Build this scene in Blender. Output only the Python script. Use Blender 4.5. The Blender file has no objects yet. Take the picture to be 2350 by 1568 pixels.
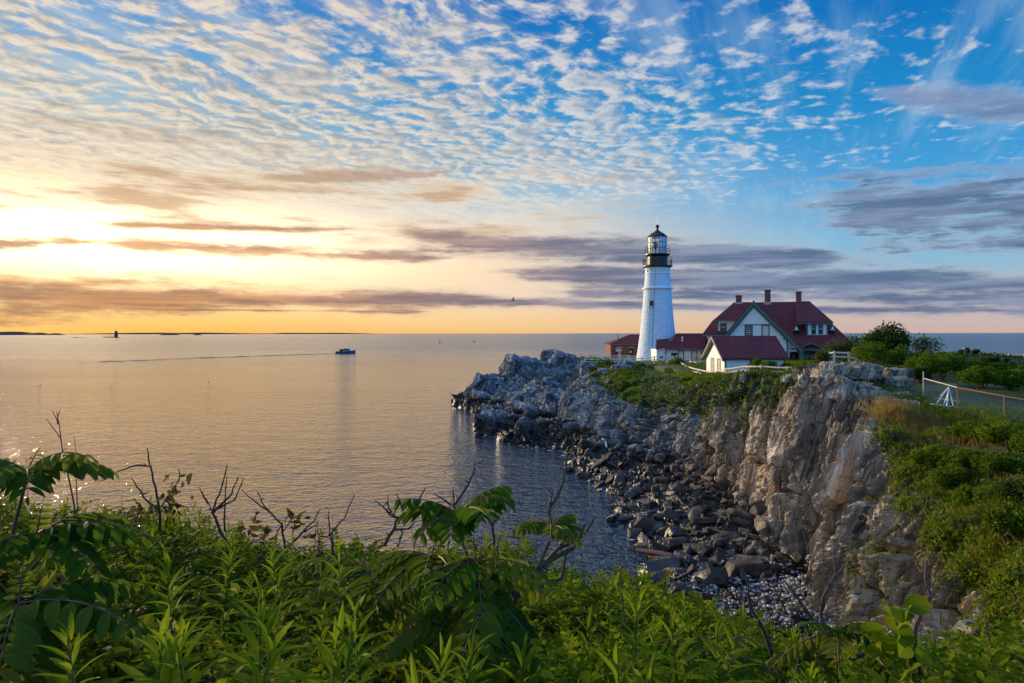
import bpy, bmesh, math, random
import numpy as np
from mathutils import Vector, Matrix
random.seed(7); RNG = np.random.default_rng(7)
scene = bpy.context.scene
COL = scene.collection

# ------------------------------------------------------------------ camera
HX, HY, FP, CAMZ = 1680.0, 1094.0, 2240.0, 13.0      # photo centre, horizon row, focal length in photo pixels, eye height
cam_d = bpy.data.cameras.new('camera'); cam = bpy.data.objects.new('camera', cam_d); COL.objects.link(cam)
cam.location = (0, 0, CAMZ); cam.rotation_euler = (math.radians(90), math.radians(0.06), 0)
cam_d.sensor_width = 36.0; cam_d.lens = 24.0; cam_d.shift_y = -27.0/3360
cam_d.clip_start = 0.05; cam_d.clip_end = 90000
scene.camera = cam

def at(x, y, Y=None, z=None):
    """a point of the place seen at photo pixel x, y: at distance Y, or at height z"""
    if Y is None: Y = (CAMZ - z)*FP/(y - HY)
    return Vector(((x-HX)/FP*Y, Y, CAMZ - (y-HY)/FP*Y))

# ------------------------------------------------------------------ node expressions
class X:
    def __init__(s, nt, o): s.nt = nt; s.o = o
    def __add__(a, b): return M(a.nt, 'ADD', a, b)
    __radd__ = __add__
    def __mul__(a, b): return M(a.nt, 'MULTIPLY', a, b)
    __rmul__ = __mul__
    def __sub__(a, b): return M(a.nt, 'SUBTRACT', a, b)
    def __rsub__(a, b): return M(a.nt, 'SUBTRACT', b, a)
    def __truediv__(a, b): return M(a.nt, 'DIVIDE', a, b)
    def __pow__(a, b): return M(a.nt, 'POWER', a, b)
def put(nt, v, sock):
    if isinstance(v, X): nt.links.new(v.o, sock)
    elif isinstance(v, tuple) and len(v) == 3 and sock.type == 'RGBA': sock.default_value = (*v, 1)
    else: sock.default_value = v
def M(nt, op, a, b=None, c=None, clamp=False):
    n = nt.nodes.new('ShaderNodeMath'); n.operation = op; n.use_clamp = clamp
    for i, v in enumerate((a, b, c)):
        if v is not None: put(nt, v, n.inputs[i])
    return X(nt, n.outputs[0])
def vec(nt, x, y, z=0.0):
    n = nt.nodes.new('ShaderNodeCombineXYZ')
    for i, v in enumerate((x, y, z)): put(nt, v, n.inputs[i])
    return X(nt, n.outputs[0])
def sep(v):
    n = v.nt.nodes.new('ShaderNodeSeparateXYZ'); v.nt.links.new(v.o, n.inputs[0]); return [X(v.nt, o) for o in n.outputs]
def sm(v, a, b, lo=0.0, hi=1.0):
    n = v.nt.nodes.new('ShaderNodeMapRange'); n.interpolation_type = 'SMOOTHSTEP'
    put(v.nt, v, n.inputs['Value'])
    for k, q in (('From Min', a), ('From Max', b), ('To Min', lo), ('To Max', hi)): put(v.nt, q, n.inputs[k])
    return X(v.nt, n.outputs['Result'])
def noise(v, scale=1.0, detail=4.0, rough=0.5, dist=0.0, col=False):
    n = v.nt.nodes.new('ShaderNodeTexNoise'); v.nt.links.new(v.o, n.inputs['Vector'])
    n.inputs['Scale'].default_value = scale; n.inputs['Detail'].default_value = detail
    n.inputs['Roughness'].default_value = rough; n.inputs['Distortion'].default_value = dist
    return X(v.nt, n.outputs['Color' if col else 'Fac'])
def voronoi(v, scale=1.0, feature='F1', out='Distance', rnd=1.0):
    n = v.nt.nodes.new('ShaderNodeTexVoronoi'); n.feature = feature; v.nt.links.new(v.o, n.inputs['Vector'])
    n.inputs['Scale'].default_value = scale; n.inputs['Randomness'].default_value = rnd
    return X(v.nt, n.outputs[out])
def mixc(f, a, b, nt=None, mode='MIX'):
    nt = nt or next(q.nt for q in (f, a, b) if isinstance(q, X))
    n = nt.nodes.new('ShaderNodeMix'); n.data_type = 'RGBA'; n.blend_type = mode
    put(nt, f, n.inputs[0]); put(nt, a, n.inputs[6]); put(nt, b, n.inputs[7])
    return X(nt, n.outputs[2])
def ramp(v, stops):
    n = v.nt.nodes.new('ShaderNodeValToRGB'); v.nt.links.new(v.o, n.inputs[0]); e = n.color_ramp.elements
    while len(e) < len(stops): e.new(0.5)
    for q, (p, c) in zip(e, stops): q.position = p; q.color = (*c, 1)
    return X(v.nt, n.outputs[0])
def vmath(op, a, b):
    n = a.nt.nodes.new('ShaderNodeVectorMath'); n.operation = op; put(a.nt, a, n.inputs[0])
    if isinstance(b, X): a.nt.links.new(b.o, n.inputs[1])
    elif op == 'SCALE': n.inputs['Scale'].default_value = b
    else: n.inputs[1].default_value = b
    return X(a.nt, n.outputs[0])
def S(r, g, b):
    f = lambda c: c/12.92 if c <= .04045 else ((c+.055)/1.055)**2.4
    return (f(r/255), f(g/255), f(b/255))

# ------------------------------------------------------------------ world: dawn sky with altocumulus and low banks
SUN_AZ, SUN_EL = math.radians(-47), math.radians(9)
world = bpy.data.worlds.new('World'); scene.world = world; world.use_nodes = True
nt = world.node_tree; nt.nodes.clear()
tc = nt.nodes.new('ShaderNodeTexCoord'); D = X(nt, tc.outputs['Generated'])
dx, dy, dz = sep(D)
hyp = M(nt, 'SQRT', dx*dx + dy*dy)
az = M(nt, 'ARCTAN2', dx, dy)
t = M(nt, 'MAXIMUM', dz/M(nt, 'MAXIMUM', hyp, 0.001), 0.0)
dsun = M(nt, 'ABSOLUTE', az + 0.60)
dsun = M(nt, 'MINIMUM', dsun, 2*math.pi - dsun)
tr = M(nt, 'MULTIPLY', t, 1/0.6, clamp=True)
def R(*st): return ramp(tr, [(p/0.6, S(*c)) for p, c in st])
near = R((0, (244,172,62)), (.02, (252,196,88)), (.045, (255,222,150)), (.075, (254,228,180)), (.12, (254,236,206)), (.155, (248,220,182)), (.19, (241,208,170)),
         (.24, (222,212,196)), (.29, (166,194,208)), (.37, (108,168,216)), (.46, (72,146,212)), (.6, (45,125,200)))
mid = R((0, (247,196,128)), (.02, (250,210,152)), (.05, (246,216,188)), (.09, (242,212,182)), (.14, (226,211,194)), (.19, (180,202,214)),
        (.25, (96,174,218)), (.33, (50,150,210)), (.45, (16,120,198)), (.6, (8,100,184)))
far = R((0, (206,180,174)), (.02, (208,186,182)), (.045, (186,186,196)), (.08, (146,190,216)), (.13, (112,182,222)), (.2, (70,162,222)),
        (.3, (24,140,206)), (.42, (0,117,193)), (.6, (0,98,176)))
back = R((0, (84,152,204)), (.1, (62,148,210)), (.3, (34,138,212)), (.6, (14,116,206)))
clear = mixc(sm(dsun, 0.0, 0.62), near, mid)
clear = mixc(sm(dsun, 0.5, 1.15), clear, far)
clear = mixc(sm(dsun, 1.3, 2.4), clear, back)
sky = nt.nodes.new('ShaderNodeTexSky'); sky.sky_type = 'NISHITA'; sky.sun_disc = False
sky.sun_elevation = SUN_EL; sky.sun_rotation = SUN_AZ
nis = vmath('SCALE', X(nt, sky.outputs[0]), 0.10)
clear = mixc(0.06, clear, nis)
# -- altocumulus on a flat deck overhead: rows run away from us, a little to the right
zz = M(nt, 'MAXIMUM', dz, 0.0) + 0.035
px, py = dx/zz, dy/zz
RA = math.radians(24)
ca, sa = math.cos(RA), math.sin(RA)
along = px*sa + py*ca; across = px*ca - py*sa
wq = noise(vec(nt, px, py, 3.1), 1.3, 2, .5, col=True); wx, wy, _ = sep(wq)
al = along + (wx-0.5)*0.30; ac = across + (wy-0.5)*0.30
def puffs(oa, ob):
    n1 = noise(vec(nt, (al+oa)*9.8, (ac+ob)*11.0, 0.0), 1.0, 6.0, 0.56, 0.1)
    n2 = noise(vec(nt, (al+oa)*1.5, (ac+ob)*4.4, 7.0), 1.0, 2.0, 0.5)
    n3 = noise(vec(nt, (px+oa)*3.1, (py+ob)*3.1, 17.0), 1.0, 2.0, 0.5)
    return n1 + (n2-0.5)*0.30 + (n3-0.5)*0.30
P0 = puffs(0, 0)
sdx, sdy = math.sin(SUN_AZ), math.cos(SUN_AZ)
oa, ob = 0.042*(sdx*sa + sdy*ca), 0.042*(sdx*ca - sdy*sa)
P1 = puffs(oa, ob)
big = noise(vec(nt, px, py, 11.0), 0.42, 2, .5)
cover = (big-0.5)*0.34 + sm(az, -0.10, 0.60)*(-0.235) + sm(t, 0.15, 0.25, -0.05, 0.06) - sm(t, 0.34, 0.47)*0.06 + 0.035
dens = P0 + cover
alpha = sm(dens, 0.42, 0.67)*sm(t, 0.14, 0.23)
lit = sm(P0-P1, -0.15, 0.15)
thick = sm(dens + (noise(vec(nt, px, py, 31.0), 16.0, 4, .6)-0.5)*0.10, 0.48, 0.90)
nearsun = sm(dsun, 1.0, 0.15)*sm(t, 0.50, 0.16)
c_lit = mixc(sm(dsun, 0.1, 1.0), S(255,234,204), S(224,224,224))
c_shd = mixc(sm(dsun, 0.1, 1.1), S(140,150,158), S(128,164,198))
ccol = mixc(M(nt, 'ADD', lit*(1.0 - thick*0.62), (1.0-thick)*0.22, clamp=True), c_shd, c_lit)
# -- thin cirrus streaks
ci = noise(vec(nt, (along+wx*0.3)*0.7, (across+wy*0.12)*5.0, 2.0), 1.0, 6, .62)
ci2 = noise(vec(nt, px, py, 5.0), 0.9, 3, .5)
cia = sm(ci + (ci2-0.5)*0.7, 0.46, 0.82)*sm(t, 0.07, 0.2)*sm(t, 0.55, 0.3, 0.35, 1.0)*0.62
skyc = mixc(cia, clear, mixc(sm(dsun, 0.2, 1.0), S(255,238,214), S(176,204,226)))
skyc = mixc(alpha*mixc(sm(dsun, .5, 1.1), (0.86,)*3, (0.74,)*3), skyc, ccol)
# -- veil of thin layered cloud low over the sun side
ve = noise(vec(nt, az*4.6 + t*3.0, t*32.0, 1.0), 1.0, 7, .64)
vea = sm(ve, 0.38, 0.62)*sm(t, 0.11, 0.15)*sm(t, 0.29, 0.21)*sm(az, 0.35, -0.1)
skyc = mixc(vea*0.92, skyc, mixc(sm(ve, 0.46, 0.66), S(252,234,208), S(200,168,136)))
# -- low stratus banks
s1 = noise(vec(nt, az*4.4, t*36.0, 4.0), 1.0, 7, .64)
s2 = noise(vec(nt, az*20.0 + t*14, t*80.0, 9.0), 1.0, 5, .62)
s3 = noise(vec(nt, az*1.6 + 3.0, t*11.0, 14.0), 1.0, 3, .5)
sn = (s1-0.5)*2.5 + (s2-0.5)*1.5 + (s3-0.5)*1.5
def pz(x, y):
    a = math.atan((x-1175)/1567); return a, (764-y)/1567*math.cos(a)
def bank(x0, y0, x1, y1, h0, h1, soft=0.10, w=1.0):
    a0, t0 = pz(x0, y0); a1, t1 = pz(x1, y1); k = (t1-t0)/(a1-a0)
    c = (az - a0)*k + t0
    hh = sm(az, a0, a1, h0/1567, h1/1567)
    body = 1.0 - M(nt, 'ABSOLUTE', (t - c)/hh)
    ends = sm(az, a0-soft, a0+soft)*sm(az, a1+soft, a1-soft)
    return sm(body*1.05 + sn*1.0*w - 0.08 - (1.0-ends)*1.6, -0.28, 0.88)
B = [bank(1330, 702, 4000, 714, 14, 26, .12, .8), bank(-900, 648, 1180, 684, 88, 36, .10, .75), bank(900, 686, 1750, 706, 20, 15, .12),
     bank(230, 512, 880, 524, 11, 11, .06), bank(200, 552, 1050, 592, 20, 24, .08, .9),
     bank(860, 528, 1950, 600, 50, 44, .07, .9), bank(1150, 626, 4200, 655, 44, 60, .16, 1.0), bank(1250, 668, 2700, 690, 18, 30, .10),
     bank(1850, 470, 3400, 470, 82, 100, .10, 1.4), bank(2000, 205, 2900, 300, 34, 44, .10, .7), bank(540, 410, 1050, 392, 28, 20, .12, 1.0),
     bank(-800, 555, 260, 552, 16, 12, .08, 1.2), bank(250, 706, 1000, 714, 8, 8, .05)]
ba = B[0]
for b in B[1:]: ba = M(nt, 'MAXIMUM', ba, b)
tone = noise(vec(nt, az*5.0, t*70.0, 20.0), 1.0, 5, .6)
edge = sm(ba, 0.95, 0.25)
dk = mixc(sm(dsun, 0.1, 0.95), S(150,110,94), S(88,108,142))
dk = mixc(sm(t, 0.10, 0.22)*sm(dsun, .8, .3), dk, S(188,158,130))
dk = mixc(sm(t, 0.22, 0.33), dk, S(150,158,190))
lt = mixc(sm(dsun, 0.1, 0.95), S(232,160,104), S(150,162,188))
bc = mixc(sm(tone, 0.40, 0.66)*0.75, dk, lt)
bc = mixc(edge*0.55, bc, mixc(sm(dsun, 0.2, 0.8), S(255,224,170), S(214,206,208)))
skyc = mixc(ba*sm(t, 0.30, 0.12, 0.72, 0.93), skyc, bc)
# -- glare of the veiled sun
ga = M(nt, 'MULTIPLY', az+0.58, 2.1); gb = M(nt, 'MULTIPLY', t-0.105, 13.0)
glow = M(nt, 'EXPONENT', (ga*ga + gb*gb)*-1.0)
ha = M(nt, 'MULTIPLY', az+0.57, 3.3); hb = M(nt, 'MULTIPLY', t-0.122, 21.0)
core = M(nt, 'EXPONENT', (ha*ha + hb*hb)*-1.0)*4.5
glow = (glow*0.8 + core)*(1.0 - ba*0.85)*(1.0 - vea*0.78)
gcol = vmath('SCALE', vec(nt, 1.0, 0.68, 0.34), 1.0)
n = nt.nodes.new('ShaderNodeVectorMath'); n.operation = 'SCALE'; nt.links.new(gcol.o, n.inputs[0]); nt.links.new((glow*0.42).o, n.inputs['Scale'])
skyc = vmath('ADD', skyc, X(nt, n.outputs[0]))
# -- sky overhead and behind, outside the view, brightened as added fill light
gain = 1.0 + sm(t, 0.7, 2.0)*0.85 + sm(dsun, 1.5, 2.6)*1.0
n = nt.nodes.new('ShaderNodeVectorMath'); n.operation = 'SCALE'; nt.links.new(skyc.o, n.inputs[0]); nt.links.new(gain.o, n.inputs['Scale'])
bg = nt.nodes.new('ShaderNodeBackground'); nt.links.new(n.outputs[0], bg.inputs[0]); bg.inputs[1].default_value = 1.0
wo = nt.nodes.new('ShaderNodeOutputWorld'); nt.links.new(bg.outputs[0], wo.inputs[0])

# ------------------------------------------------------------------ sun, exposure
sun_d = bpy.data.lights.new('sun', 'SUN'); sun = bpy.data.objects.new('sun', sun_d); COL.objects.link(sun)
sun_d.energy = 4.8; sun_d.angle = math.radians(3); sun_d.color = (1.0, 0.77, 0.50)
sv = Vector((math.sin(SUN_AZ)*math.cos(SUN_EL), math.cos(SUN_AZ)*math.cos(SUN_EL), math.sin(SUN_EL)))
sun.rotation_euler = sv.to_track_quat('Z', 'Y').to_euler()
vs = scene.view_settings; vs.view_transform = 'Standard'; vs.look = 'None'; vs.exposure = 0.0; vs.gamma = 1.0
scene.render.film_transparent = False
scene.cycles.max_bounces = 6; scene.cycles.transparent_max_bounces = 12

# ------------------------------------------------------------------ materials and mesh helpers
def mat(name):
    m = bpy.data.materials.new(name); m.use_nodes = True; nt = m.node_tree
    b = nt.nodes['Principled BSDF']; return m, nt, b
def objco(nt): 
    n = nt.nodes.new('ShaderNodeTexCoord'); return X(nt, n.outputs['Object'])
def geopos(nt):
    n = nt.nodes.new('ShaderNodeNewGeometry'); return X(nt, n.outputs['Position'])
def bump(nt, b, h, strength=0.5, dist=0.05):
    n = nt.nodes.new('ShaderNodeBump'); nt.links.new(h.o, n.inputs['Height'])
    n.inputs['Strength'].default_value = strength; n.inputs['Distance'].default_value = dist
    nt.links.new(n.outputs[0], b.inputs['Normal']); return n
def tag(o, label=None, cat=None, group=None, kind=None):
    if label: o['label'] = label
    if cat: o['category'] = cat
    if group: o['group'] = group
    if kind: o['kind'] = kind
    return o
def link(name, me, parent=None):
    o = bpy.data.objects.new(name, me); COL.objects.link(o)
    if parent is not None: o.parent = parent
    return o
def empty(name, loc=(0,0,0), rz=0.0):
    o = bpy.data.objects.new(name, None); COL.objects.link(o); o.location = loc; o.rotation_euler = (0,0,rz); o.empty_display_size = .2
    return o
def npmesh(name, V, F, mats, smooth=False, fm=None):
    """V (n,3), F (m,k) arrays of equal-sided faces"""
    V = np.asarray(V, np.float32); F = np.asarray(F, np.int32); k = F.shape[1]
    me = bpy.data.meshes.new(name); me.vertices.add(len(V)); me.vertices.foreach_set('co', V.ravel())
    me.loops.add(F.size); me.loops.foreach_set('vertex_index', F.ravel())
    me.polygons.add(len(F)); me.polygons.foreach_set('loop_start', np.arange(0, F.size, k, dtype=np.int32))
    for m in (mats if isinstance(mats, (list, tuple)) else [mats]): me.materials.append(m)
    if fm is not None: me.polygons.foreach_set('material_index', np.asarray(fm, np.int32))
    me.update(calc_edges=True)
    me.polygons.foreach_set('use_smooth', np.full(len(F), smooth, dtype=bool))
    return me

# ------------------------------------------------------------------ sea
m_sea, nt, b = mat('sea_water')
P = geopos(nt); x, y, z = sep(P)
d = M(nt, 'SQRT', x*x + y*y)
b.inputs['Base Color'].default_value = (0.006, 0.018, 0.024, 1); b.inputs['IOR'].default_value = 2.0
n1 = noise(vec(nt, x*0.62, y*1.0, 0.0), 1.15, 3, .55, 0.6)
n2 = noise(vec(nt, x*0.5+y*0.15, y*0.9, 4.0), 0.34, 2, .5, 0.3)
n3 = noise(vec(nt, x*1.0, y*1.1, 8.0), 3.0, 2, .5)
gust = noise(vec(nt, x*0.25, y, 2.0), 0.012, 3, .55)
amp = sm(gust, 0.35, 0.68, 0.85, 1.25)
h = (n1*0.36 + n2*0.34 + n3*0.10)*amp*sm(d, 15, 140, 1.5, 1.0)
bn = bump(nt, b, h, 1.0, 1.0)
put(nt, sm(d, 60, 700, 0.06, 0.22), b.inputs['Roughness'])
def grid_sheet(xs, ys, z):
    gx, gy = np.meshgrid(xs, ys); V = np.stack([gx.ravel(), gy.ravel(), np.full(gx.size, z)], 1)
    nx, ny = len(xs), len(ys); i = np.arange(nx*ny).reshape(ny, nx)
    F = np.stack([i[:-1,:-1].ravel(), i[:-1,1:].ravel(), i[1:,1:].ravel(), i[1:,:-1].ravel()], 1); return V, F
gs = np.array([-60000, -20000, -6000, -2000, -600, -200, -60, 0, 60, 200, 600, 2000, 6000, 20000, 60000.])
V, F = grid_sheet(gs, gs, 0.0)
o = link('sea', npmesh('sea', V, F, m_sea)); tag(o, kind='structure')

# ------------------------------------------------------------------ noise in numpy
def h3(ix, iy, iz, seed):
    with np.errstate(over='ignore'):
        h = (ix.astype(np.int64)*374761393 + iy.astype(np.int64)*668265263 + iz.astype(np.int64)*1274126177 + seed*144269) & 0xFFFFFFFF
        h = ((h ^ (h >> 13))*1274126177) & 0xFFFFFFFF; h = ((h ^ (h >> 16))*2246822519) & 0xFFFFFFFF
        h ^= h >> 13
    return h/4294967296.0
def vn(P, seed=0):
    i = np.floor(P).astype(np.int64); f = P-i; f = f*f*(3-2*f); r = 0
    for a in (0,1):
        for b in (0,1):
            for c in (0,1):
                w = (f[:,0] if a else 1-f[:,0])*(f[:,1] if b else 1-f[:,1])*(f[:,2] if c else 1-f[:,2])
                r = r + w*h3(i[:,0]+a, i[:,1]+b, i[:,2]+c, seed)
    return r
def fbm(P, o=4, seed=0):
    r = 0; a = .5; s = 0
    for k in range(o): r = r + a*vn(P*(2.03**k)+k*17.3, seed+k); s += a; a *= .5
    return r/s
def vor(P, seed=0, jit=.85):
    """nearest cell of a jittered grid: its random numbers (4) and the offset from its centre"""
    i = np.floor(P).astype(np.int64); best = np.full(len(P), 1e9); sec = np.full(len(P), 1e9)
    bid = np.zeros((len(P),3), np.int64); off = np.zeros_like(P)
    for a in (-1,0,1):
        for b in (-1,0,1):
            for c in (-1,0,1):
                j = i+np.array([a,b,c])
                cen = j+.5+jit*(np.stack([h3(j[:,0],j[:,1],j[:,2],seed+q) for q in (1,2,3)],1)-.5)
                dv = P-cen; d = np.abs(dv).max(1)*.82+np.sqrt((dv*dv).sum(1))*.18; m = d < best
                sec = np.where(m, best, np.minimum(sec, d)); best = np.where(m, d, best)
                bid[m] = j[m]; off[m] = dv[m]
    rn = np.stack([h3(bid[:,0],bid[:,1],bid[:,2],seed+q) for q in (11,12,13,14)],1)
    return rn, off, sec-best
def unit(v): v = np.array(v, float); return v/np.linalg.norm(v)
BA = unit((.30, .12, 1.0)); BB = unit((.86, .48, -.32)); BB = unit(BB-BA*BB.dot(BA)); BC = np.cross(BA, BB)     # bedding: up the slab, across the beds, along them
FR = np.stack([BA, BB, BC])
LV1 = (((11.0,2.3,4.2), 2.0, 1.3, 1), ((6.5,.95,2.4), 1.05, .80, 2), ((2.7,.42,1.1), .36, .30, 3), ((1.0,.17,.5), .07, .07, 4))
LV2 = (((7.5,2.6,5.0), 1.5, .8, 1), ((3.2,1.1,2.4), .85, .55, 2), ((1.7,.55,1.2), .40, .30, 3), ((.8,.26,.6), .10, .10, 4))
def fracture(P, k=1.0, seed=0, lv=LV1, warp=1.0):
    """metres of relief of jointed, steeply bedded rock"""
    Q = P@FR.T
    W = np.stack([fbm(P*.30+9, 2, 71), fbm(P*.30+31, 2, 72), fbm(P*.30+57, 2, 73)], 1)-.5
    Q = Q+W*np.array([1.6, .55, 1.2])*warp
    d = 0
    for sc, amp, tl, sd in lv:
        rn, off, e = vor(Q/(np.array(sc)*k), seed+sd*100, .8)
        d = d+k*(amp*(rn[:,0]-.5)+tl*((rn[:,1]-.5)*off[:,0]*.7+(.25+rn[:,2])*off[:,1]*1.3+(rn[:,3]-.5)*off[:,2])-amp*.55*np.clip(1-e/.075, 0, 1))
        if sd == 2: tone = rn[:,0]
        if sd == 3: tone = tone*.6+rn[:,1]*.4
    if lv is LV1:
        for w_, dp, s_ in ((1.9,.60,5),(.85,.26,6)):
            q = Q[:,1]/(w_*k)+(fbm(P*.45/k+s_*7, 3, 80+s_)-.5)*.9; f = np.abs(q-np.round(q)); jr = h3(np.round(q).astype(np.int64), np.floor(Q[:,2]/(5*k)).astype(np.int64), np.floor(Q[:,0]/(9*k)).astype(np.int64), s_)
            d = d-k*dp*np.clip(1-f/.075, 0, 1)*(jr > .4)
    return d, tone

# ------------------------------------------------------------------ rock, soil, pebble materials
def rock_nodes(nt, b, wet=True, tone=None):
    P = geopos(nt); x, y, z = sep(P)
    def proj(v): return x*float(v[0])+y*float(v[1])+z*float(v[2])
    A, Bq, Cq = proj(BA), proj(BB), proj(BC)
    st = vec(nt, A*.35, Bq*3.2, Cq*.5)
    s1 = noise(st, 1.0, 7, .62); s2 = noise(P, .22, 3, .5); s3 = noise(P, 1.6, 6, .6)
    warm = mixc(sm(s1, .34, .66), (.140,.102,.066), (.45,.39,.295))
    warm = mixc(sm(s3, .54, .72)*.8, warm, (.42,.21,.09))
    cool = mixc(sm(s1, .34, .66), (.11,.13,.15), (.34,.37,.40))
    seam = sm(noise(vec(nt, A*.22, Bq*4.6, Cq*.7), 1.0, 4, .6), .57, .66)*sm(s3, .35, .6)
    pale = sm(noise(vec(nt, A*.30+5.0, Bq*2.4, Cq*.5), 1.0, 3, .5), .56, .66)
    warm = mixc(pale*.8, warm, (.66,.585,.46)); warm = mixc(seam*.8, warm, (.045,.038,.030)); cool = mixc(seam*.6, cool, (.040,.046,.052))
    # the seaward ledges are bare grey rock, the cove cliff is tan
    wz = sm(y+(s2-.5)*26.0, 50, 66)
    c = mixc(wz, warm, cool)
    tv = tone if tone else sm(noise(P, .7, 2, .5), .3, .7)
    c = mixc(1.0, c, mixc(tv, (.20,.20,.21), (1.42,1.38,1.30), nt), mode='MULTIPLY')
    c = mixc(sm(noise(P, .55, 5, .6), .60, .70)*sm(s3, .45, .6)*.55, c, (.10,.095,.085))
    li = noise(P, 2.6, 5, .65)
    c = mixc(sm(li, .66, .72)*sm(s2, .46, .6)*.8, c, (.50,.20,.03))
    c = mixc(sm(noise(P, .38, 5, .62), .50, .66)*sm(z+s3*2.0, 3.6, 7.0)*sm(y, 38, 46)*.6, c, (.060,.066,.024))
    if wet:
        wl = z+(s2-.5)*2.0+(s3-.5)*.9-sm(y, 36, 46)*.55
        c = mixc(sm(wl, 2.7, 1.3)*.96, c, (.024,.020,.017))
        put(nt, sm(wl, .4, 1.7, .42, .86), b.inputs['Roughness'])
    else: b.inputs['Roughness'].default_value = .86
    cr = voronoi(vec(nt, A*.8+s1*.6, Bq*3.0, Cq*1.1), 1.6, 'DISTANCE_TO_EDGE')
    hh = s1*.55+s3*.35+sm(cr, 0.0, .07)*.16+noise(P, 9.0, 4, .6)*.12
    bump(nt, b, hh, .9, .16)
    return c, P, s2, s3
m_rock, nt, b = mat('rock'); c, *_ = rock_nodes(nt, b); put(nt, c, b.inputs['Base Color'])
m_cliff, nt, b = mat('cliff_rock')
a = nt.nodes.new('ShaderNodeAttribute'); a.attribute_name = 'tone'; c, P, s2, s3 = rock_nodes(nt, b, True, X(nt, a.outputs['Fac']))
a = nt.nodes.new('ShaderNodeAttribute'); a.attribute_name = 'veg'; vg = X(nt, a.outputs['Fac'])
soil = mixc(noise(P, 1.1, 5, .6), (.026,.040,.008), (.070,.060,.018))
c = mixc(sm(vg+(s3-.5)*.5, .35, .6), c, soil); put(nt, c, b.inputs['Base Color'])
m_soil, nt, b = mat('turf'); P = geopos(nt)
c = mixc(sm(noise(P, .5, 5, .6), .35, .65), (.030,.055,.010), (.075,.085,.020)); put(nt, c, b.inputs['Base Color'])
b.inputs['Roughness'].default_value = .95; bump(nt, b, noise(P, 5.0, 5, .7), .8, .15)

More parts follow.
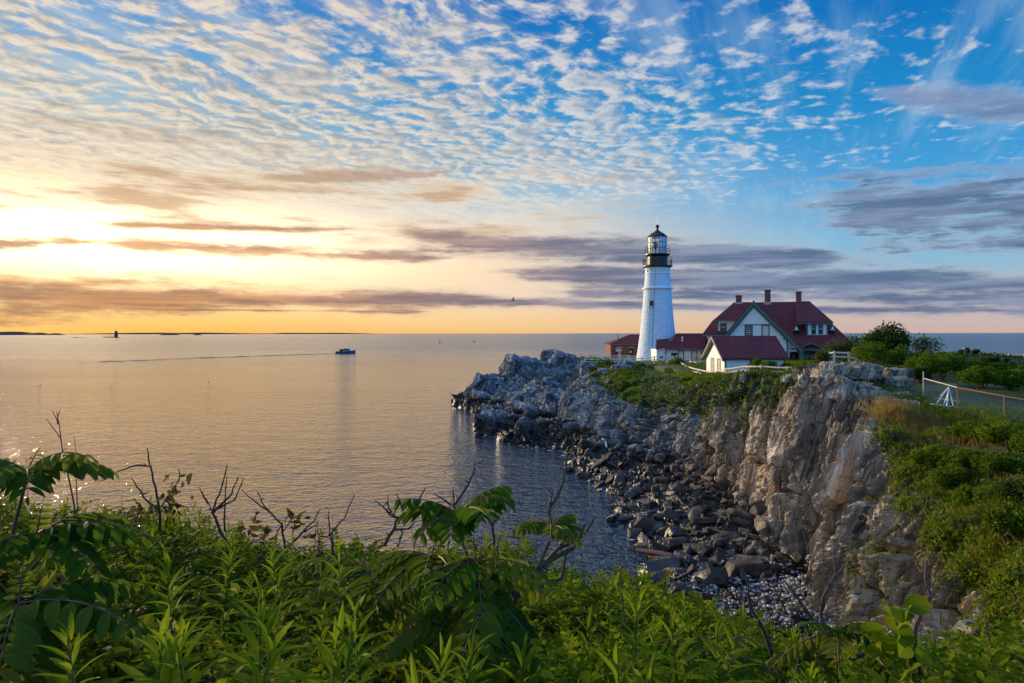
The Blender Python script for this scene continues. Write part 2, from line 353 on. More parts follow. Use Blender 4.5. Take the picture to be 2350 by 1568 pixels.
# ------------------------------------------------------------------ coast: cliff round the cove and the rocky point
def stn(*pts, rk=(.0,.6,1,1,1,.5), vg=(0,0,0,0,0,1)):
    return np.array([tuple(p) for p in pts], float), rk, vg
HR = (.3,.8,1.15,1.15,.9,.8); HV = (0,0,0,0,0,0)
GR = (.0,.2,1,1.25,.9,.2); GV = (0,0,0,.15,1,1)
CR = (.0,.14,.8,1.2,1.0,.35); CV = (0,0,0,.0,.22,1)
def bk(x, y, z): return Vector((x, y, z))
ST = [
 stn(bk(-12,131,-2), at(1492,1322,Y=127), at(1500,1316,Y=126), at(1510,1312,Y=126), at(1520,1310,Y=127), bk(-9,133,-2), rk=HR, vg=HV),
 stn(bk(-12,118,-2), at(1508,1337,z=0), at(1518,1318,Y=120), at(1530,1296,Y=120), at(1556,1252,Y=122), bk(-6,130,-2), rk=HR, vg=HV),
 stn(bk(-7,104,-2), at(1590,1366,z=0), at(1596,1345,Y=108), at(1608,1300,Y=112), at(1640,1229,Y=120), bk(-2,131,-2), rk=HR, vg=HV),
 stn(bk(-7,87,-2), at(1564,1416,z=0), at(1580,1380,Y=91.5), at(1660,1330,Y=104), at(1700,1197,Y=121), bk(2,133,-1), rk=HR, vg=HV),
 stn(bk(-2,77,-2), at(1680,1458,z=0), at(1695,1400,Y=83), at(1745,1350,Y=93), at(1790,1192,Y=122), bk(8,135,2), rk=HR, vg=HV),
 stn(bk(3,73,-2), at(1800,1472,z=0), at(1822,1410,Y=80), at(1850,1290,Y=101), at(1880,1178,Y=122), bk(13,132,7.8), rk=HR, vg=(0,0,0,0,.35,.9)),
 stn(bk(5,66,-1.5), at(1870,1500,z=0), at(1900,1445,Y=73), at(1965,1318,Y=79), at(2000,1225,Y=96), at(2010,1188,Y=118), rk=(.2,.6,1.1,1.2,.6,.3), vg=(0,0,0,.28,1,1)),
 stn(bk(5,61,-1.5), at(1900,1540,z=0), at(2000,1465,Y=67), at(2058,1372,Y=68.6), at(2088,1290,Y=72.5), at(2100,1205,Y=100), rk=GR, vg=(0,0,0,.22,.9,1)),
 stn(bk(5.5,55,-1.5), at(1960,1590,z=0), at(2130,1490,Y=61), at(2180,1405,Y=62.5), at(2228,1295,Y=65.5), at(2268,1235,Y=80), rk=GR, vg=(0,0,0,.15,.9,1)),
 stn(bk(6,50,-1.2), at(2030,1640,z=0), at(2305,1540,Y=53), at(2328,1400,Y=54), at(2345,1266,Y=56), at(2360,1242,Y=68), rk=CR, vg=(0,0,.08,.55,1,1)),
 stn(bk(6,44,-1.0), at(2060,1720,z=0), at(2440,1650,Y=43.5), at(2492,1450,Y=43.3), at(2545,1260,Y=43.8), at(2640,1230,Y=53), rk=CR, vg=(0,0,.03,.36,.95,1)),
 stn(bk(6.5,39,-1.0), at(2150,1800,z=0), at(2560,1770,Y=36.5), at(2628,1510,Y=36.4), at(2690,1256,Y=37), at(2790,1238,Y=45), rk=CR, vg=CV),
 stn(bk(6,34,-.8), at(2170,1880,z=.1), at(2640,1890,Y=32), at(2725,1600,Y=32), at(2800,1335,Y=32.6), at(2960,1296,Y=37.5), rk=CR, vg=(0,0,0,0,.1,.8)),
 stn(bk(5,31,-.5), at(2150,1960,z=.2), at(2700,1990,Y=29), at(2805,1700,Y=28.5), at(2905,1415,Y=28.8), at(3080,1350,Y=32), rk=(0,.14,.8,1.2,.6,.1), vg=(0,0,0,.05,.6,1)),
 stn(bk(4,28,-.3), at(2130,2070,z=.3), at(2760,2100,Y=25.5), at(2870,1800,Y=24.7), at(2985,1570,Y=25), at(3250,1440,Y=26), rk=(0,.14,.9,1.1,.5,.1), vg=(0,0,0,.06,.85,1)),
 stn(bk(3,24,0), bk(5,24.5,.6), bk(10.6,21.5,1.8), at(3010,1900,Y=20.7), at(3130,1735,Y=20.2), at(3420,1540,Y=21), rk=(0,.3,1,1,.45,.1), vg=(0,0,0,.12,.9,1)),
 stn(bk(1,21,0), bk(2,21,.5), bk(7.6,17.6,2.2), at(3170,2110,Y=16), at(3360,1900,Y=15), bk(14.5,14,9.6), rk=(0,.3,.9,.9,.4,.1), vg=(0,0,.1,.35,1,1)),
 stn(bk(-1,19,0), bk(0,19,.5), bk(4.5,14.5,3), bk(6,12,6), bk(7,9.2,8.2), bk(9.5,7,10), rk=(0,.2,.4,.4,.2,.2), vg=(0,.5,1,1,1,1)),
 stn(bk(-6,18,-.5), bk(-5,17,.2), bk(0,12,3.5), bk(1,9.5,6.8), bk(1.5,6.8,9.4), bk(2.5,3.2,11), rk=(0,.2,.3,.3,.1,.1), vg=(0,.5,1,1,1,1)),
 stn(bk(-14,17,-.8), bk(-13,16,0), bk(-7,11,4.5), bk(-6,8.5,7.4), bk(-5.5,6.3,9.7), bk(-4.8,3,11.1), rk=(0,.2,.3,.3,.1,.1), vg=(0,.5,1,1,1,1)),
 stn(bk(-32,17,-1), bk(-32,15,0), bk(-26,11,4.5), bk(-25,8.5,7.4), bk(-24,6,9.7), bk(-23,2,11.2), rk=(0,.2,.3,.3,.1,.1), vg=(0,.5,1,1,1,1)),
]
K = np.stack([s[0] for s in ST]); RK = np.array([s[1] for s in ST], float); VG = np.array([s[2] for s in ST], float)
KA = np.concatenate([K, RK[...,None], VG[...,None]], 2)             # stations x 6 lines x 5
def cr(p0, p1, p2, p3, u):
    u = u[:,None,None]; return .5*((2*p1)+(p2-p0)*u+(2*p0-5*p1+4*p2-p3)*u*u+(3*p1-p0-3*p2+p3)*u**3)
rows = []; SP = []
for i in range(len(KA)-1):
    p0, p1, p2, p3 = KA[max(i-1,0)], KA[i], KA[i+1], KA[min(i+2,len(KA)-1)]
    L = np.linalg.norm(p2[1:5,:3]-p1[1:5,:3], axis=1).max(); dist = max(14, K[i,2,1])
    n = int(np.clip(L/(dist*.0026), 8, 150))
    if i >= 17: n = int(n*.35)+4
    SP.append(i+np.linspace(0, 1, n, endpoint=False)); rows.append(cr(p0, p1, p2, p3, np.linspace(0, 1, n, endpoint=False)))
SP = np.concatenate(SP); LN = np.concatenate(rows)                                           # dense stations x 6 x 5
NT = (12, 40, 95, 95, 50)
prof = []
for j in range(5):
    q0, q1, q2, q3 = LN[:,max(j-1,0)], LN[:,j], LN[:,j+1], LN[:,min(j+2,5)]
    for u in np.linspace(0, 1, NT[j], endpoint=(j == 4)):
        sp = .5*((2*q1)+(q2-q0)*u+(2*q0-5*q1+4*q2-q3)*u*u+(3*q1-q0-3*q2+q3)*u**3)
        prof.append(sp*.2+(q1+(q2-q1)*u)*.8)
G = np.stack(prof, 1)                                               # s x t x 5
ns, ntt = G.shape[:2]
BASE = G[...,:3].copy()
ds = np.gradient(BASE, axis=0); dt = np.gradient(BASE, axis=1)
for _ in range(6):
    ds[1:-1] = (ds[:-2]+2*ds[1:-1]+ds[2:])/4; dt[:,1:-1] = (dt[:,:-2]+2*dt[:,1:-1]+dt[:,2:])/4
NRM = np.cross(dt, ds); NRM /= np.linalg.norm(NRM, axis=2, keepdims=True)+1e-9
if NRM[ns//2, ntt//2, 2] < 0: NRM = -NRM
flat = BASE.reshape(-1,3); rk = np.clip(G[...,3].ravel(), 0, 1.3)
bigk = np.clip((flat[:,1]-30)/60, 0, 1)
fr, tn1 = fracture(flat, 1.0, 5, LV1, .65)
frn, tnn = fracture(flat+11, .62, 300, LV1, .55); nk = np.clip((33-flat[:,1])/5, 0, 1); fr = fr*(1-nk)+(frn*1.15+fr*.25)*nk; tn1 = np.where(nk > .5, tnn, tn1)
fr2, tn2 = fracture(flat+40, 1.5, 900, LV2, .4)
relief = fr*(1-.75*bigk)*.80+fr2*.60*bigk
TONE = np.where(bigk > .45, tn2, tn1)
soft = (fbm(flat*.35, 4, 33)-.5)*1.1
disp = rk*relief+(1-np.clip(rk,0,1))*soft*.7
TL = np.linspace(0, 1, ntt)
DN = NRM.reshape(-1,3)*np.array([1,1,.45])+np.array([-.25,-.25,.05])*np.clip(rk,0,1)[:,None]
DN /= np.linalg.norm(DN, axis=1, keepdims=True)
CL = (flat+DN*disp[:,None]).reshape(ns, ntt, 3)
idx = np.arange(ns*ntt).reshape(ns, ntt)
F = np.stack([idx[:-1,:-1].ravel(), idx[1:,:-1].ravel(), idx[1:,1:].ravel(), idx[:-1,1:].ravel()], 1)
nd = np.cross(np.gradient(CL, axis=1), np.gradient(CL, axis=0)); nd /= np.linalg.norm(nd, axis=2, keepdims=True)+1e-9
if nd[ns//2, ntt//2, 2] < 0: nd = -nd; F = F[:, ::-1]
vegf = np.clip(G[...,4], 0, 1)
vz = np.clip((nd[...,2]-.25)/.4, 0, 1)
vpatch = fbm(CL.reshape(-1,3)*.45, 4, 61).reshape(ns, ntt)
VEG = np.clip(vegf*1.5+(vpatch-.5)*2.2*(vegf > .02), 0, 1)*np.where(vegf > .6, np.clip(vz+.55, 0, 1), vz)
VEG = np.where((vegf < .06) & (nd[...,2] > .72) & (vpatch > .54) & (CL[...,2] > 3.2) & (CL[...,1] < 60), .8, VEG)
me = npmesh('cliff', CL.reshape(-1,3), F, m_cliff)
at_ = me.attributes.new('veg', 'FLOAT', 'POINT'); at_.data.foreach_set('value', VEG.ravel().astype(np.float32))
at_ = me.attributes.new('tone', 'FLOAT', 'POINT'); at_.data.foreach_set('value', TONE.astype(np.float32))
tag(link('cliff', me), kind='structure')

# ------------------------------------------------------------------ plateau behind the cliff top
PL = [(at(x, y, Y=Y)) for x, y, Y in (
 (1900,1182,124),(2010,1188,119),(2100,1190,113),(2110,1187,122),(2000,1172,132),(2200,1183,112),(2300,1187,110),(2240,1200,95),(2300,1222,84),(2340,1240,76),(2560,1212,74),
 (2440,1222,70),(2580,1243,60),(2650,1238,56),(2600,1186,101),(2700,1176,101),(2790,1172,98),(2320,1205,95),(2700,1216,60),(2740,1192,60),(2860,1206,50),
 (2800,1170,80),(3000,1206,58),(3000,1290,38),(3100,1336,32.5),(3200,1345,31),(3330,1375,28),(3150,1240,46),(3300,1240,48),(3400,1300,36),(3500,1360,28),(3600,1400,26),
 (2600,1190,97),(2650,1187,97),(2700,1185,96),(2745,1183,97),(2640,1197,88),(2700,1193,86),(2650,1206,75),(2700,1203,72),(2560,1196,92),(2400,1208,88),(2450,1210,80),(3169,1166,68),(3360,1186,72),(3300,1172,88),(3000,1166,90),(2900,1160,100))]
PL += [Vector(v) for v in ((22,140,7.6),(34,140,7.8),(52,134,8),(70,120,8.6),(84,104,8.6),(70,70,9.6),(64,50,9.8),(46,40,9.6),(34,28,9.2),(26,20,9.2),(60,90,9.4),(20,16,9.6),(18,8,10.2),(80,60,9),(60,30,9.6))]
for i in range(5, 18): PL.append(Vector(K[i,5])+Vector((0,0,-.15)))
PLA = np.array([tuple(p) for p in PL])
def plateau(x, y):
    x = np.atleast_1d(np.asarray(x, float)); y = np.atleast_1d(np.asarray(y, float))
    d2 = (x[:,None]-PLA[None,:,0])**2+(y[:,None]-PLA[None,:,1])**2
    w = 1/(d2+4.0)**1.6
    return (w*PLA[None,:,2]).sum(1)/w.sum(1)
edge = [tuple(K[i,5][:2]) for i in range(5, 18)]
poly = edge+[(16,3),(60,3),(95,30),(105,80),(92,112),(70,136),(48,146),(22,146),(12,134)]
def inside(x, y, poly):
    r = np.zeros(len(x), bool); j = len(poly)-1
    for i in range(len(poly)):
        xi, yi = poly[i]; xj, yj = poly[j]
        m = ((yi > y) != (yj > y)) & (x < (xj-xi)*(y-yi)/((yj-yi) or 1e-9)+xi); r ^= m; j = i
    return r
STEP = .8
xs, ys = np.arange(8, 108, STEP), np.arange(2, 150, STEP)
gx, gy = np.meshgrid(xs, ys); gx = gx.ravel(); gy = gy.ravel()
gz = np.concatenate([plateau(gx[k:k+4000], gy[k:k+4000]) for k in range(0, len(gx), 4000)])
pe = np.array(poly); 
def seg_dist(x, y, poly):
    r = np.full(len(x), 1e9)
    for i in range(len(poly)):
        a = np.array(poly[i]); c = np.array(poly[(i+1) % len(poly)]); ab = c-a; L = (ab*ab).sum()+1e-9
        u = np.clip(((x-a[0])*ab[0]+(y-a[1])*ab[1])/L, 0, 1); r = np.minimum(r, np.hypot(x-a[0]-u*ab[0], y-a[1]-u*ab[1]))
    return r
sea_side = poly[len(edge)+1:]
def open_dist(x, y):
    r = np.full(len(x), 1e9)
    for i in range(len(sea_side)-1):
        a = np.array(sea_side[i]); c = np.array(sea_side[i+1]); ab = c-a; L = (ab*ab).sum()
        u = np.clip(((x-a[0])*ab[0]+(y-a[1])*ab[1])/L, 0, 1); r = np.minimum(r, np.hypot(x-a[0]-u*ab[0], y-a[1]-u*ab[1]))
    return r
ins = inside(gx, gy, poly); od = open_dist(gx, gy)
gz = gz+(fbm(np.stack([gx,gy,gz*0],1)*.22, 3, 5)-.5)*.5
gz = np.where(ins, gz-np.clip(6-od, 0, 6)*.25, gz-1.5-np.clip(od, 0, 8)*1.6)
near_e = np.minimum.reduce([np.hypot(gx-e[0], gy-e[1]) for e in edge])
keep = ins | ((od < 8) & (gy > 20) & (gx > 60)) | ((od < 8) & (gy > 128))
nx, ny = len(xs), len(ys); ii = np.arange(nx*ny).reshape(ny, nx)
F = np.stack([ii[:-1,:-1].ravel(), ii[:-1,1:].ravel(), ii[1:,1:].ravel(), ii[1:,:-1].ravel()], 1)
F = F[keep[F].any(1)]
used, inv = np.unique(F, return_inverse=True)
tag(link('headland_turf', npmesh('headland_turf', np.stack([gx,gy,gz],1)[used], inv.reshape(F.shape), m_soil, True)), kind='structure')
def ground(x, y): return float(plateau(x, y)[0])

# ------------------------------------------------------------------ mesh builder
class MB:
    def __init__(s): s.v = []; s.f = []
    def add(s, vs, fs):
        o = len(s.v); s.v += [tuple(v) for v in vs]; s.f += [tuple(i+o for i in f) for f in fs]; return s
    def box(s, x0, x1, y0, y1, z0, z1):
        return s.add([(x,y,z) for z in (z0,z1) for y in (y0,y1) for x in (x0,x1)], [(0,2,3,1),(4,5,7,6),(0,1,5,4),(2,6,7,3),(0,4,6,2),(1,3,7,5)])
    def obox(s, o, u, n, a0, a1, z0, z1, d0, d1):
        """box on a wall: along u, up, out along n"""
        o, u, n = Vector(o), Vector(u), Vector(n)
        P = [o+u*a+n*d+Vector((0,0,z)) for z in (z0,z1) for d in (d1,d0) for a in (a0,a1)]
        return s.add(P, [(0,2,3,1),(4,5,7,6),(0,1,5,4),(2,6,7,3),(0,4,6,2),(1,3,7,5)])
    def prism(s, pts, ext):
        pts = [Vector(p) for p in pts]; n = len(pts); e = Vector(ext)
        return s.add(pts+[p+e for p in pts], [tuple(range(n))[::-1], tuple(range(n,2*n))]+[(i,(i+1)%n,(i+1)%n+n,i+n) for i in range(n)])
    def slab(s, pts, th):
        pts = [Vector(p) for p in pts]; nn = (pts[1]-pts[0]).cross(pts[2]-pts[0]).normalized()
        if nn.z > 0: nn = -nn
        return s.prism(pts, nn*th)
    def path(s, pts, rad, n=6, cap=True):
        pts = [Vector(p) for p in pts]; o = len(s.v); m = len(pts); up = None
        if not hasattr(rad, '__len__'): rad = [rad]*m
        for i, p in enumerate(pts):
            d = (pts[min(i+1,m-1)]-pts[max(i-1,0)]).normalized()
            if up is None: up = Vector((0,0,1)) if abs(d.z) < .9 else Vector((1,0,0))
            a = d.cross(up); a = a.normalized() if a.length > 1e-6 else Vector((1,0,0)); c = a.cross(d).normalized()
            up = c
            for k in range(n):
                th = 2*math.pi*k/n; s.v.append(tuple(p+(a*math.cos(th)+c*math.sin(th))*rad[i]))
        for i in range(m-1):
            for k in range(n): s.f.append((o+i*n+k, o+i*n+(k+1)%n, o+(i+1)*n+(k+1)%n, o+(i+1)*n+k))
        if cap: s.f.append(tuple(o+k for k in range(n))[::-1]); s.f.append(tuple(o+(m-1)*n+k for k in range(n)))
        return s
    def lathe(s, prof, n=32, c=(0,0), cap=True):
        o = len(s.v)
        for r, z in prof:
            for k in range(n): th = 2*math.pi*k/n; s.v.append((c[0]+r*math.cos(th), c[1]+r*math.sin(th), z))
        for i in range(len(prof)-1):
            for k in range(n): s.f.append((o+i*n+k, o+i*n+(k+1)%n, o+(i+1)*n+(k+1)%n, o+(i+1)*n+k))
        if cap: s.f.append(tuple(o+k for k in range(n))[::-1]); s.f.append(tuple(o+(len(prof)-1)*n+k for k in range(n)))
        return s
    def ring(s, R, r, z, c, n=40):
        return s.path([(c[0]+R*math.cos(2*math.pi*k/n), c[1]+R*math.sin(2*math.pi*k/n), z) for k in range(n+1)], r, 5, False)
    def build(s, name, m, parent=None, smooth=False):
        off = Vector((0,0,0)); q = parent
        while q is not None: off = off+q.location; q = q.parent
        me = bpy.data.meshes.new(name); me.from_pydata([tuple(Vector(v)-off) for v in s.v], [], s.f)
        if m: me.materials.append(m)
        me.update()
        if smooth: me.polygons.foreach_set('use_smooth', np.ones(len(me.polygons), dtype=bool))
        return link(name, me, parent)

# ------------------------------------------------------------------ building materials
def plain(name, col, rough=.6, var=.12, sc=3.0, metal=0.0):
    m, nt, b = mat(name); P = geopos(nt)
    c = mixc(noise(P, sc, 5, .6), tuple(q*(1-var) for q in col), tuple(min(1,q*(1+var)) for q in col)); put(nt, c, b.inputs['Base Color'])
    b.inputs['Roughness'].default_value = rough; b.inputs['Metallic'].default_value = metal; return m
def siding(name, col, pitch=.14):
    m, nt, b = mat(name); P = geopos(nt); x, y, z = sep(P)
    fz = M(nt, 'FRACT', z/pitch); st = noise(vec(nt, x*.6, y*.6, z*5.0), 1.2, 5, .6)
    c = mixc(sm(st, .3, .75)*.35, col, tuple(q*.78 for q in col))
    c = mixc(sm(fz, .86, .97)*.45, c, tuple(q*.35 for q in col)); put(nt, c, b.inputs['Base Color'])
    b.inputs['Roughness'].default_value = .55; bump(nt, b, fz*-1.0, .8, .03); return m
m_side = siding('clapboard', (.80,.80,.78)); m_white = plain('white_paint', (.80,.80,.78), .5, .06)
m_green = plain('green_trim', (.055,.135,.105), .5, .2); m_porch = plain('porch_green', (.10,.165,.135), .6, .2)
m_dark = plain('black_iron', (.014,.014,.016), .38, .3); m_stone = plain('pale_stone', (.42,.36,.26), .8, .2)
m_wood = plain('weathered_rail', (.60,.55,.46), .85, .3, 5.0); m_metal = plain('galvanised', (.35,.34,.33), .45, .2, 6, .7)
m_rust = plain('rusty_pipe', (.20,.095,.055), .7, .4, 5); m_yellow = plain('yellow_rail', (.70,.42,.06), .5, .1)
m_copper = plain('copper_awning', (.55,.32,.17), .35, .2, 4, .6); m_curtain = plain('window_blind', (.60,.56,.46), .8, .25, 2.0)
m_glass, nt, b = mat('window_glass'); b.inputs['Base Color'].default_value = (.012,.014,.016,1); b.inputs['Roughness'].default_value = .06; b.inputs['IOR'].default_value = 1.6
m_shingle, nt, b = mat('red_shingle'); P = geopos(nt); x, y, z = sep(P)
row = M(nt, 'FLOOR', z*5.2); cell = M(nt, 'FLOOR', (x+y*.73)*2.6+M(nt, 'FRACT', row*.5)*1.0)
wn = nt.nodes.new('ShaderNodeTexWhiteNoise'); nt.links.new(vec(nt, cell, row, 0.0).o, wn.inputs['Vector']); r_ = X(nt, wn.outputs['Value'])
c = mixc(r_, (.115,.013,.014), (.200,.022,.022)); c = mixc(sm(noise(P, .35, 4, .6), .4, .7)*.5, c, (.090,.013,.018))
fz = M(nt, 'FRACT', z*5.2); c = mixc(sm(fz, .16, .02)*.5, c, (.025,.004,.006)); put(nt, c, b.inputs['Base Color'])
b.inputs['Roughness'].default_value = .82; bump(nt, b, fz*-1.0+r_*.4, .6, .03)
m_brick, nt, b = mat('brick'); P = geopos(nt); x, y, z = sep(P)
bt = nt.nodes.new('ShaderNodeTexBrick'); nt.links.new(vec(nt, x+y, z, 0.0).o, bt.inputs['Vector'])
for k, v in (('Scale', 1.0), ('Mortar Size', .012), ('Brick Width', .22), ('Row Height', .075)): bt.inputs[k].default_value = v
bt.inputs['Color1'].default_value = (.22,.052,.026,1); bt.inputs['Color2'].default_value = (.15,.036,.022,1); bt.inputs['Mortar'].default_value = (.20,.12,.09,1)
c = mixc(noise(P, .7, 5, .6)*.5, X(nt, bt.outputs['Color']), (.20,.06,.04)); put(nt, c, b.inputs['Base Color']); b.inputs['Roughness'].default_value = .85
m_tower, nt, b = mat('whitewashed_stone'); P = geopos(nt); x, y, z = sep(P)
ang = M(nt, 'ARCTAN2', x-26.0, y-122.0)
st = voronoi(vec(nt, ang*4.6, z*2.3, 0.0), 1.0, 'F1', 'Distance'); sv_ = noise(vec(nt, ang*6.0, z*3.0, 1.0), 1.0, 6, .62, .8)
rub = sm(z, 20.9, 20.5)
c = mixc(sm(sv_, .35, .7)*.28, (.58,.72,.80), (.49,.60,.66)); c = mixc(sm(noise(vec(nt, ang*9.0, z*.35, 0.0), 1.0, 5, .6), .56, .74)*.40, c, (.48,.47,.42))  # blue in the white paint's colour stands in for skylight on the tower
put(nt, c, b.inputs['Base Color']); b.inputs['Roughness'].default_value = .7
bump(nt, b, (sm(st, .1, .55)*-.6+sv_*1.5)*(rub*.85+.10), .8, .10)
m_pane, nt, b = mat('lantern_glass')
tb = nt.nodes.new('ShaderNodeBsdfTransparent'); gb_ = nt.nodes.new('ShaderNodeBsdfGlossy'); gb_.inputs['Roughness'].default_value = .03
fr_ = nt.nodes.new('ShaderNodeFresnel'); fr_.inputs['IOR'].default_value = 1.7; mx = nt.nodes.new('ShaderNodeMixShader')
nt.links.new(fr_.outputs[0], mx.inputs[0]); nt.links.new(tb.outputs[0], mx.inputs[1]); nt.links.new(gb_.outputs[0], mx.inputs[2])
nt.links.new(mx.outputs[0], nt.nodes['Material Output'].inputs[0])
m_panel = plain('lantern_panel', (.55,.66,.72), .4, .05); m_lens = plain('beacon_lens', (.10,.11,.11), .15, .2)

def window(parent, o, u, n, a0, a1, z0, z1, cas=.14, rows=2, cols=2, trim=None, pane=None, name='window'):
    """a framed window on a wall through o: its casing, with bars; the glass is its child"""
    w = MB(); b_ = lambda *q: w.obox(o, u, n, *q)
    b_(a0-cas, a0, z0-cas, z1+cas, -.05, .055); b_(a1, a1+cas, z0-cas, z1+cas, -.05, .055)
    b_(a0, a1, z1, z1+cas, -.05, .055); b_(a0, a1, z0-cas, z0, -.05, .075)
    f = w.build(name, trim or m_green, parent)
    g = MB(); g.obox(o, u, n, a0, a1, z0, z1, -.05, .012); g.build('pane', pane or m_glass, f)
    q = MB()
    for i in range(1, cols): x = a0+(a1-a0)*i/cols; q.obox(o, u, n, x-.014, x+.014, z0, z1, .012, .03)
    for i in range(1, rows): z = z0+(z1-z0)*i/rows; k = .03 if i*2 == rows else .014; q.obox(o, u, n, a0, a1, z-k, z+k, .012, .034)
    if q.v: q.build('glazing_bar', m_white if trim is None else trim, f)
    return f

# ------------------------------------------------------------------ lighthouse
TC = (26.0, 122.0)
T = tag(empty('lighthouse', (26, 122, 7.6)), 'tall whitewashed stone lighthouse with black lantern beside the red roofed house', 'lighthouse')
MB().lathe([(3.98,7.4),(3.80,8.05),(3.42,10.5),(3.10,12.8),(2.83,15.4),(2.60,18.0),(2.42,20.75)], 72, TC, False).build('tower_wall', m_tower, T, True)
MB().lathe([(2.42,20.7),(2.66,20.8),(2.70,20.95),(2.68,21.1),(2.38,21.2)], 64, TC).build('belt_course', m_white, T, True)
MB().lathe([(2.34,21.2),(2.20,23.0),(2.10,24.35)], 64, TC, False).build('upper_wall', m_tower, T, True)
MB().lathe([(2.16,23.45),(2.26,23.5),(2.26,23.6),(2.14,23.66)], 64, TC, False).add([], []).lathe([(2.10,24.2),(2.22,24.4),(2.26,24.66)], 64, TC, False).build('moulding', m_white, T, True)
MB().lathe([(2.1,24.45),(2.35,24.68),(2.62,24.82),(2.66,24.86),(2.66,25.0),(1.6,25.02)], 64, TC).build('gallery_deck', m_dark, T)
g = MB()
for k in range(72):
    a = 2*math.pi*k/72; x, y = TC[0]+2.56*math.cos(a), TC[1]+2.56*math.sin(a); g.path([(x,y,25.0),(x,y,26.28)], .034 if k % 9 == 0 else .013, 4)
for z in (26.28, 25.15): g.ring(2.56, .028, z, TC)
g.build('gallery_railing', m_dark, T)
MB().lathe([(1.78,24.9),(1.78,26.85),(1.9,26.9)], 24, TC).build('watch_room', m_dark, T)
MB().lathe([(1.75,26.55),(2.05,26.8),(2.2,26.92),(2.2,27.08),(1.5,27.1)], 48, TC).build('lantern_gallery', m_dark, T)
g = MB()
for k in range(16):
    a = 2*math.pi*k/16; x, y = TC[0]+2.12*math.cos(a), TC[1]+2.12*math.sin(a); g.path([(x,y,27.05),(x,y,28.42)], .025, 4)
for z in (28.42, 27.95, 27.5): g.ring(2.12, .022, z, TC)
g.build('lantern_railing', m_dark, T)
NL = 16; lr = 1.62
g = MB()
for k in range(NL):
    a = 2*math.pi*k/NL; x, y = TC[0]+lr*math.cos(a), TC[1]+lr*math.sin(a); g.path([(x,y,27.05),(x,y,30.2)], .035, 4)
for z in (27.15, 28.1, 29.15, 30.15): g.ring(lr, .035 if z < 30 else .06, z, TC, NL)
LF = g.build('lantern_frame', m_dark, T)
for k in range(NL):
    a0, a1 = 2*math.pi*k/NL, 2*math.pi*(k+1)/NL; am = (a0+a1)/2
    p = [(TC[0]+(lr-.02)*math.cos(a), TC[1]+(lr-.02)*math.sin(a)) for a in (a0, a1)]
    solid = -.5*math.pi < math.atan2(math.sin(am), math.cos(am)) < .15*math.pi
    MB().prism([(*p[0],27.1),(*p[1],27.1),(*p[1],30.15),(*p[0],30.15)], (-.02*math.cos(am),-.02*math.sin(am),0)).build('blank_panel' if solid else 'pane', m_panel if solid else m_pane, LF)
MB().lathe([(.02,28.0),(.38,28.1),(.52,28.5),(.52,28.9),(.38,29.25),(.02,29.35)], 16, (25.6,121.7), False).path([(25.6,121.7,27.1),(25.6,121.7,28.1)], .12, 8).build('beacon', m_lens, T, True)
MB().lathe([(1.72,30.12),(1.78,30.2),(1.2,30.75),(.55,31.15),(.25,31.38),(.20,31.5)], 16, TC).build('lantern_roof', m_dark, T)
MB().lathe([(.16,31.4),(.13,31.62),(.30,31.68),(.13,31.76),(.30,31.9),(.36,32.08),(.30,32.26),(.05,32.40)], 16, TC).build('ball_finial', m_dark, T, True)
MB().path([(*TC,32.3),(*TC,34.0)], [.03,.012], 5).build('lightning_rod', m_dark, T)
def on_tower(px, z):
    r = np.interp(z, [7.4,8.05,10.5,12.8,15.4,18.0,20.75,21.2,23,24.35],[3.98,3.8,3.42,3.1,2.83,2.6,2.42,2.34,2.2,2.1])
    dxp = (px-1680)/FP*(122-r)-TC[0]; return Vector((TC[0]+dxp, TC[1]-math.sqrt(max(r*r-dxp*dxp,0)), 0)), Vector((dxp, -math.sqrt(max(r*r-dxp*dxp,0)), 0)).normalized()
o_, n_ = on_tower(2139.5, 18.0); u_ = Vector((-n_.y, n_.x, 0))
if u_.x < 0: u_ = -u_
window(T, o_, u_, n_, -.26, .26, 17.45, 18.6, .10, 2, 2, m_dark)
o_, n_ = on_tower(2128, 24.0); p_ = o_+Vector((0,0,24.0))
MB().path([p_-n_*.05, p_+n_*.10], .22, 16).build('porthole', m_dark, T)
g = MB()
for z in np.linspace(8, 24.3, 22):
    o_, n_ = on_tower(2147-(24-z)*.7+4, z); g.v.append(tuple(o_+n_*.03+Vector((0,0,z))))
pts = g.v; MB().path(pts, .035, 5).build('conduit', m_porch, T)

# ------------------------------------------------------------------ keeper's house
H = tag(empty('keepers_house', (36.1, 102, 8.2), math.radians(-20)), 'large white keepers house with dark red roof, green trim and three brick chimneys', 'house')
LX, FW = 32.6, 102.0        # built square, then turned 20 degrees about the foot of the front gable
w = MB(); w.prism([(LX,FW,8.0),(LX,FW,12.55),(36.1,FW,17.1),(40.77,FW,12.3),(40.77,FW,8.0)], (0,9,0))
w.prism([(40.77,102.32,10.7),(40.77,102.32,12.3),(42.15,102.32,10.85)], (0,6,0)); w.box(40.77,42.1,102.33,108,10.25,10.72)
w.box(29.2, LX-.01, 106.6, 115.4, 8.0, 12.75); w.box(LX, 48.6, 106.2, 116, 8.0, 10.7)
w.build('wall', m_side, H)
ug = MB(); n = 34; zb = 14.40
bot = [(34.07+(39.26-34.07)*i/n, 101.86, zb-(0.0 if i % 2 else .13)) for i in range(n+1)]
ug.prism(bot+[(36.1,101.86,17.2)], (0,.12,0)).build('gable_panel', m_white, H)
rf = MB(); th = .16
rf.slab([(36.1,101.4,17.85),(36.1,111.4,17.88),(31.95,111.4,12.75),(31.95,101.4,12.75)], th)
rf.slab([(36.1,101.4,17.85),(42.66,101.4,10.85),(42.66,109.5,10.85),(36.1,111.2,17.86)], th)
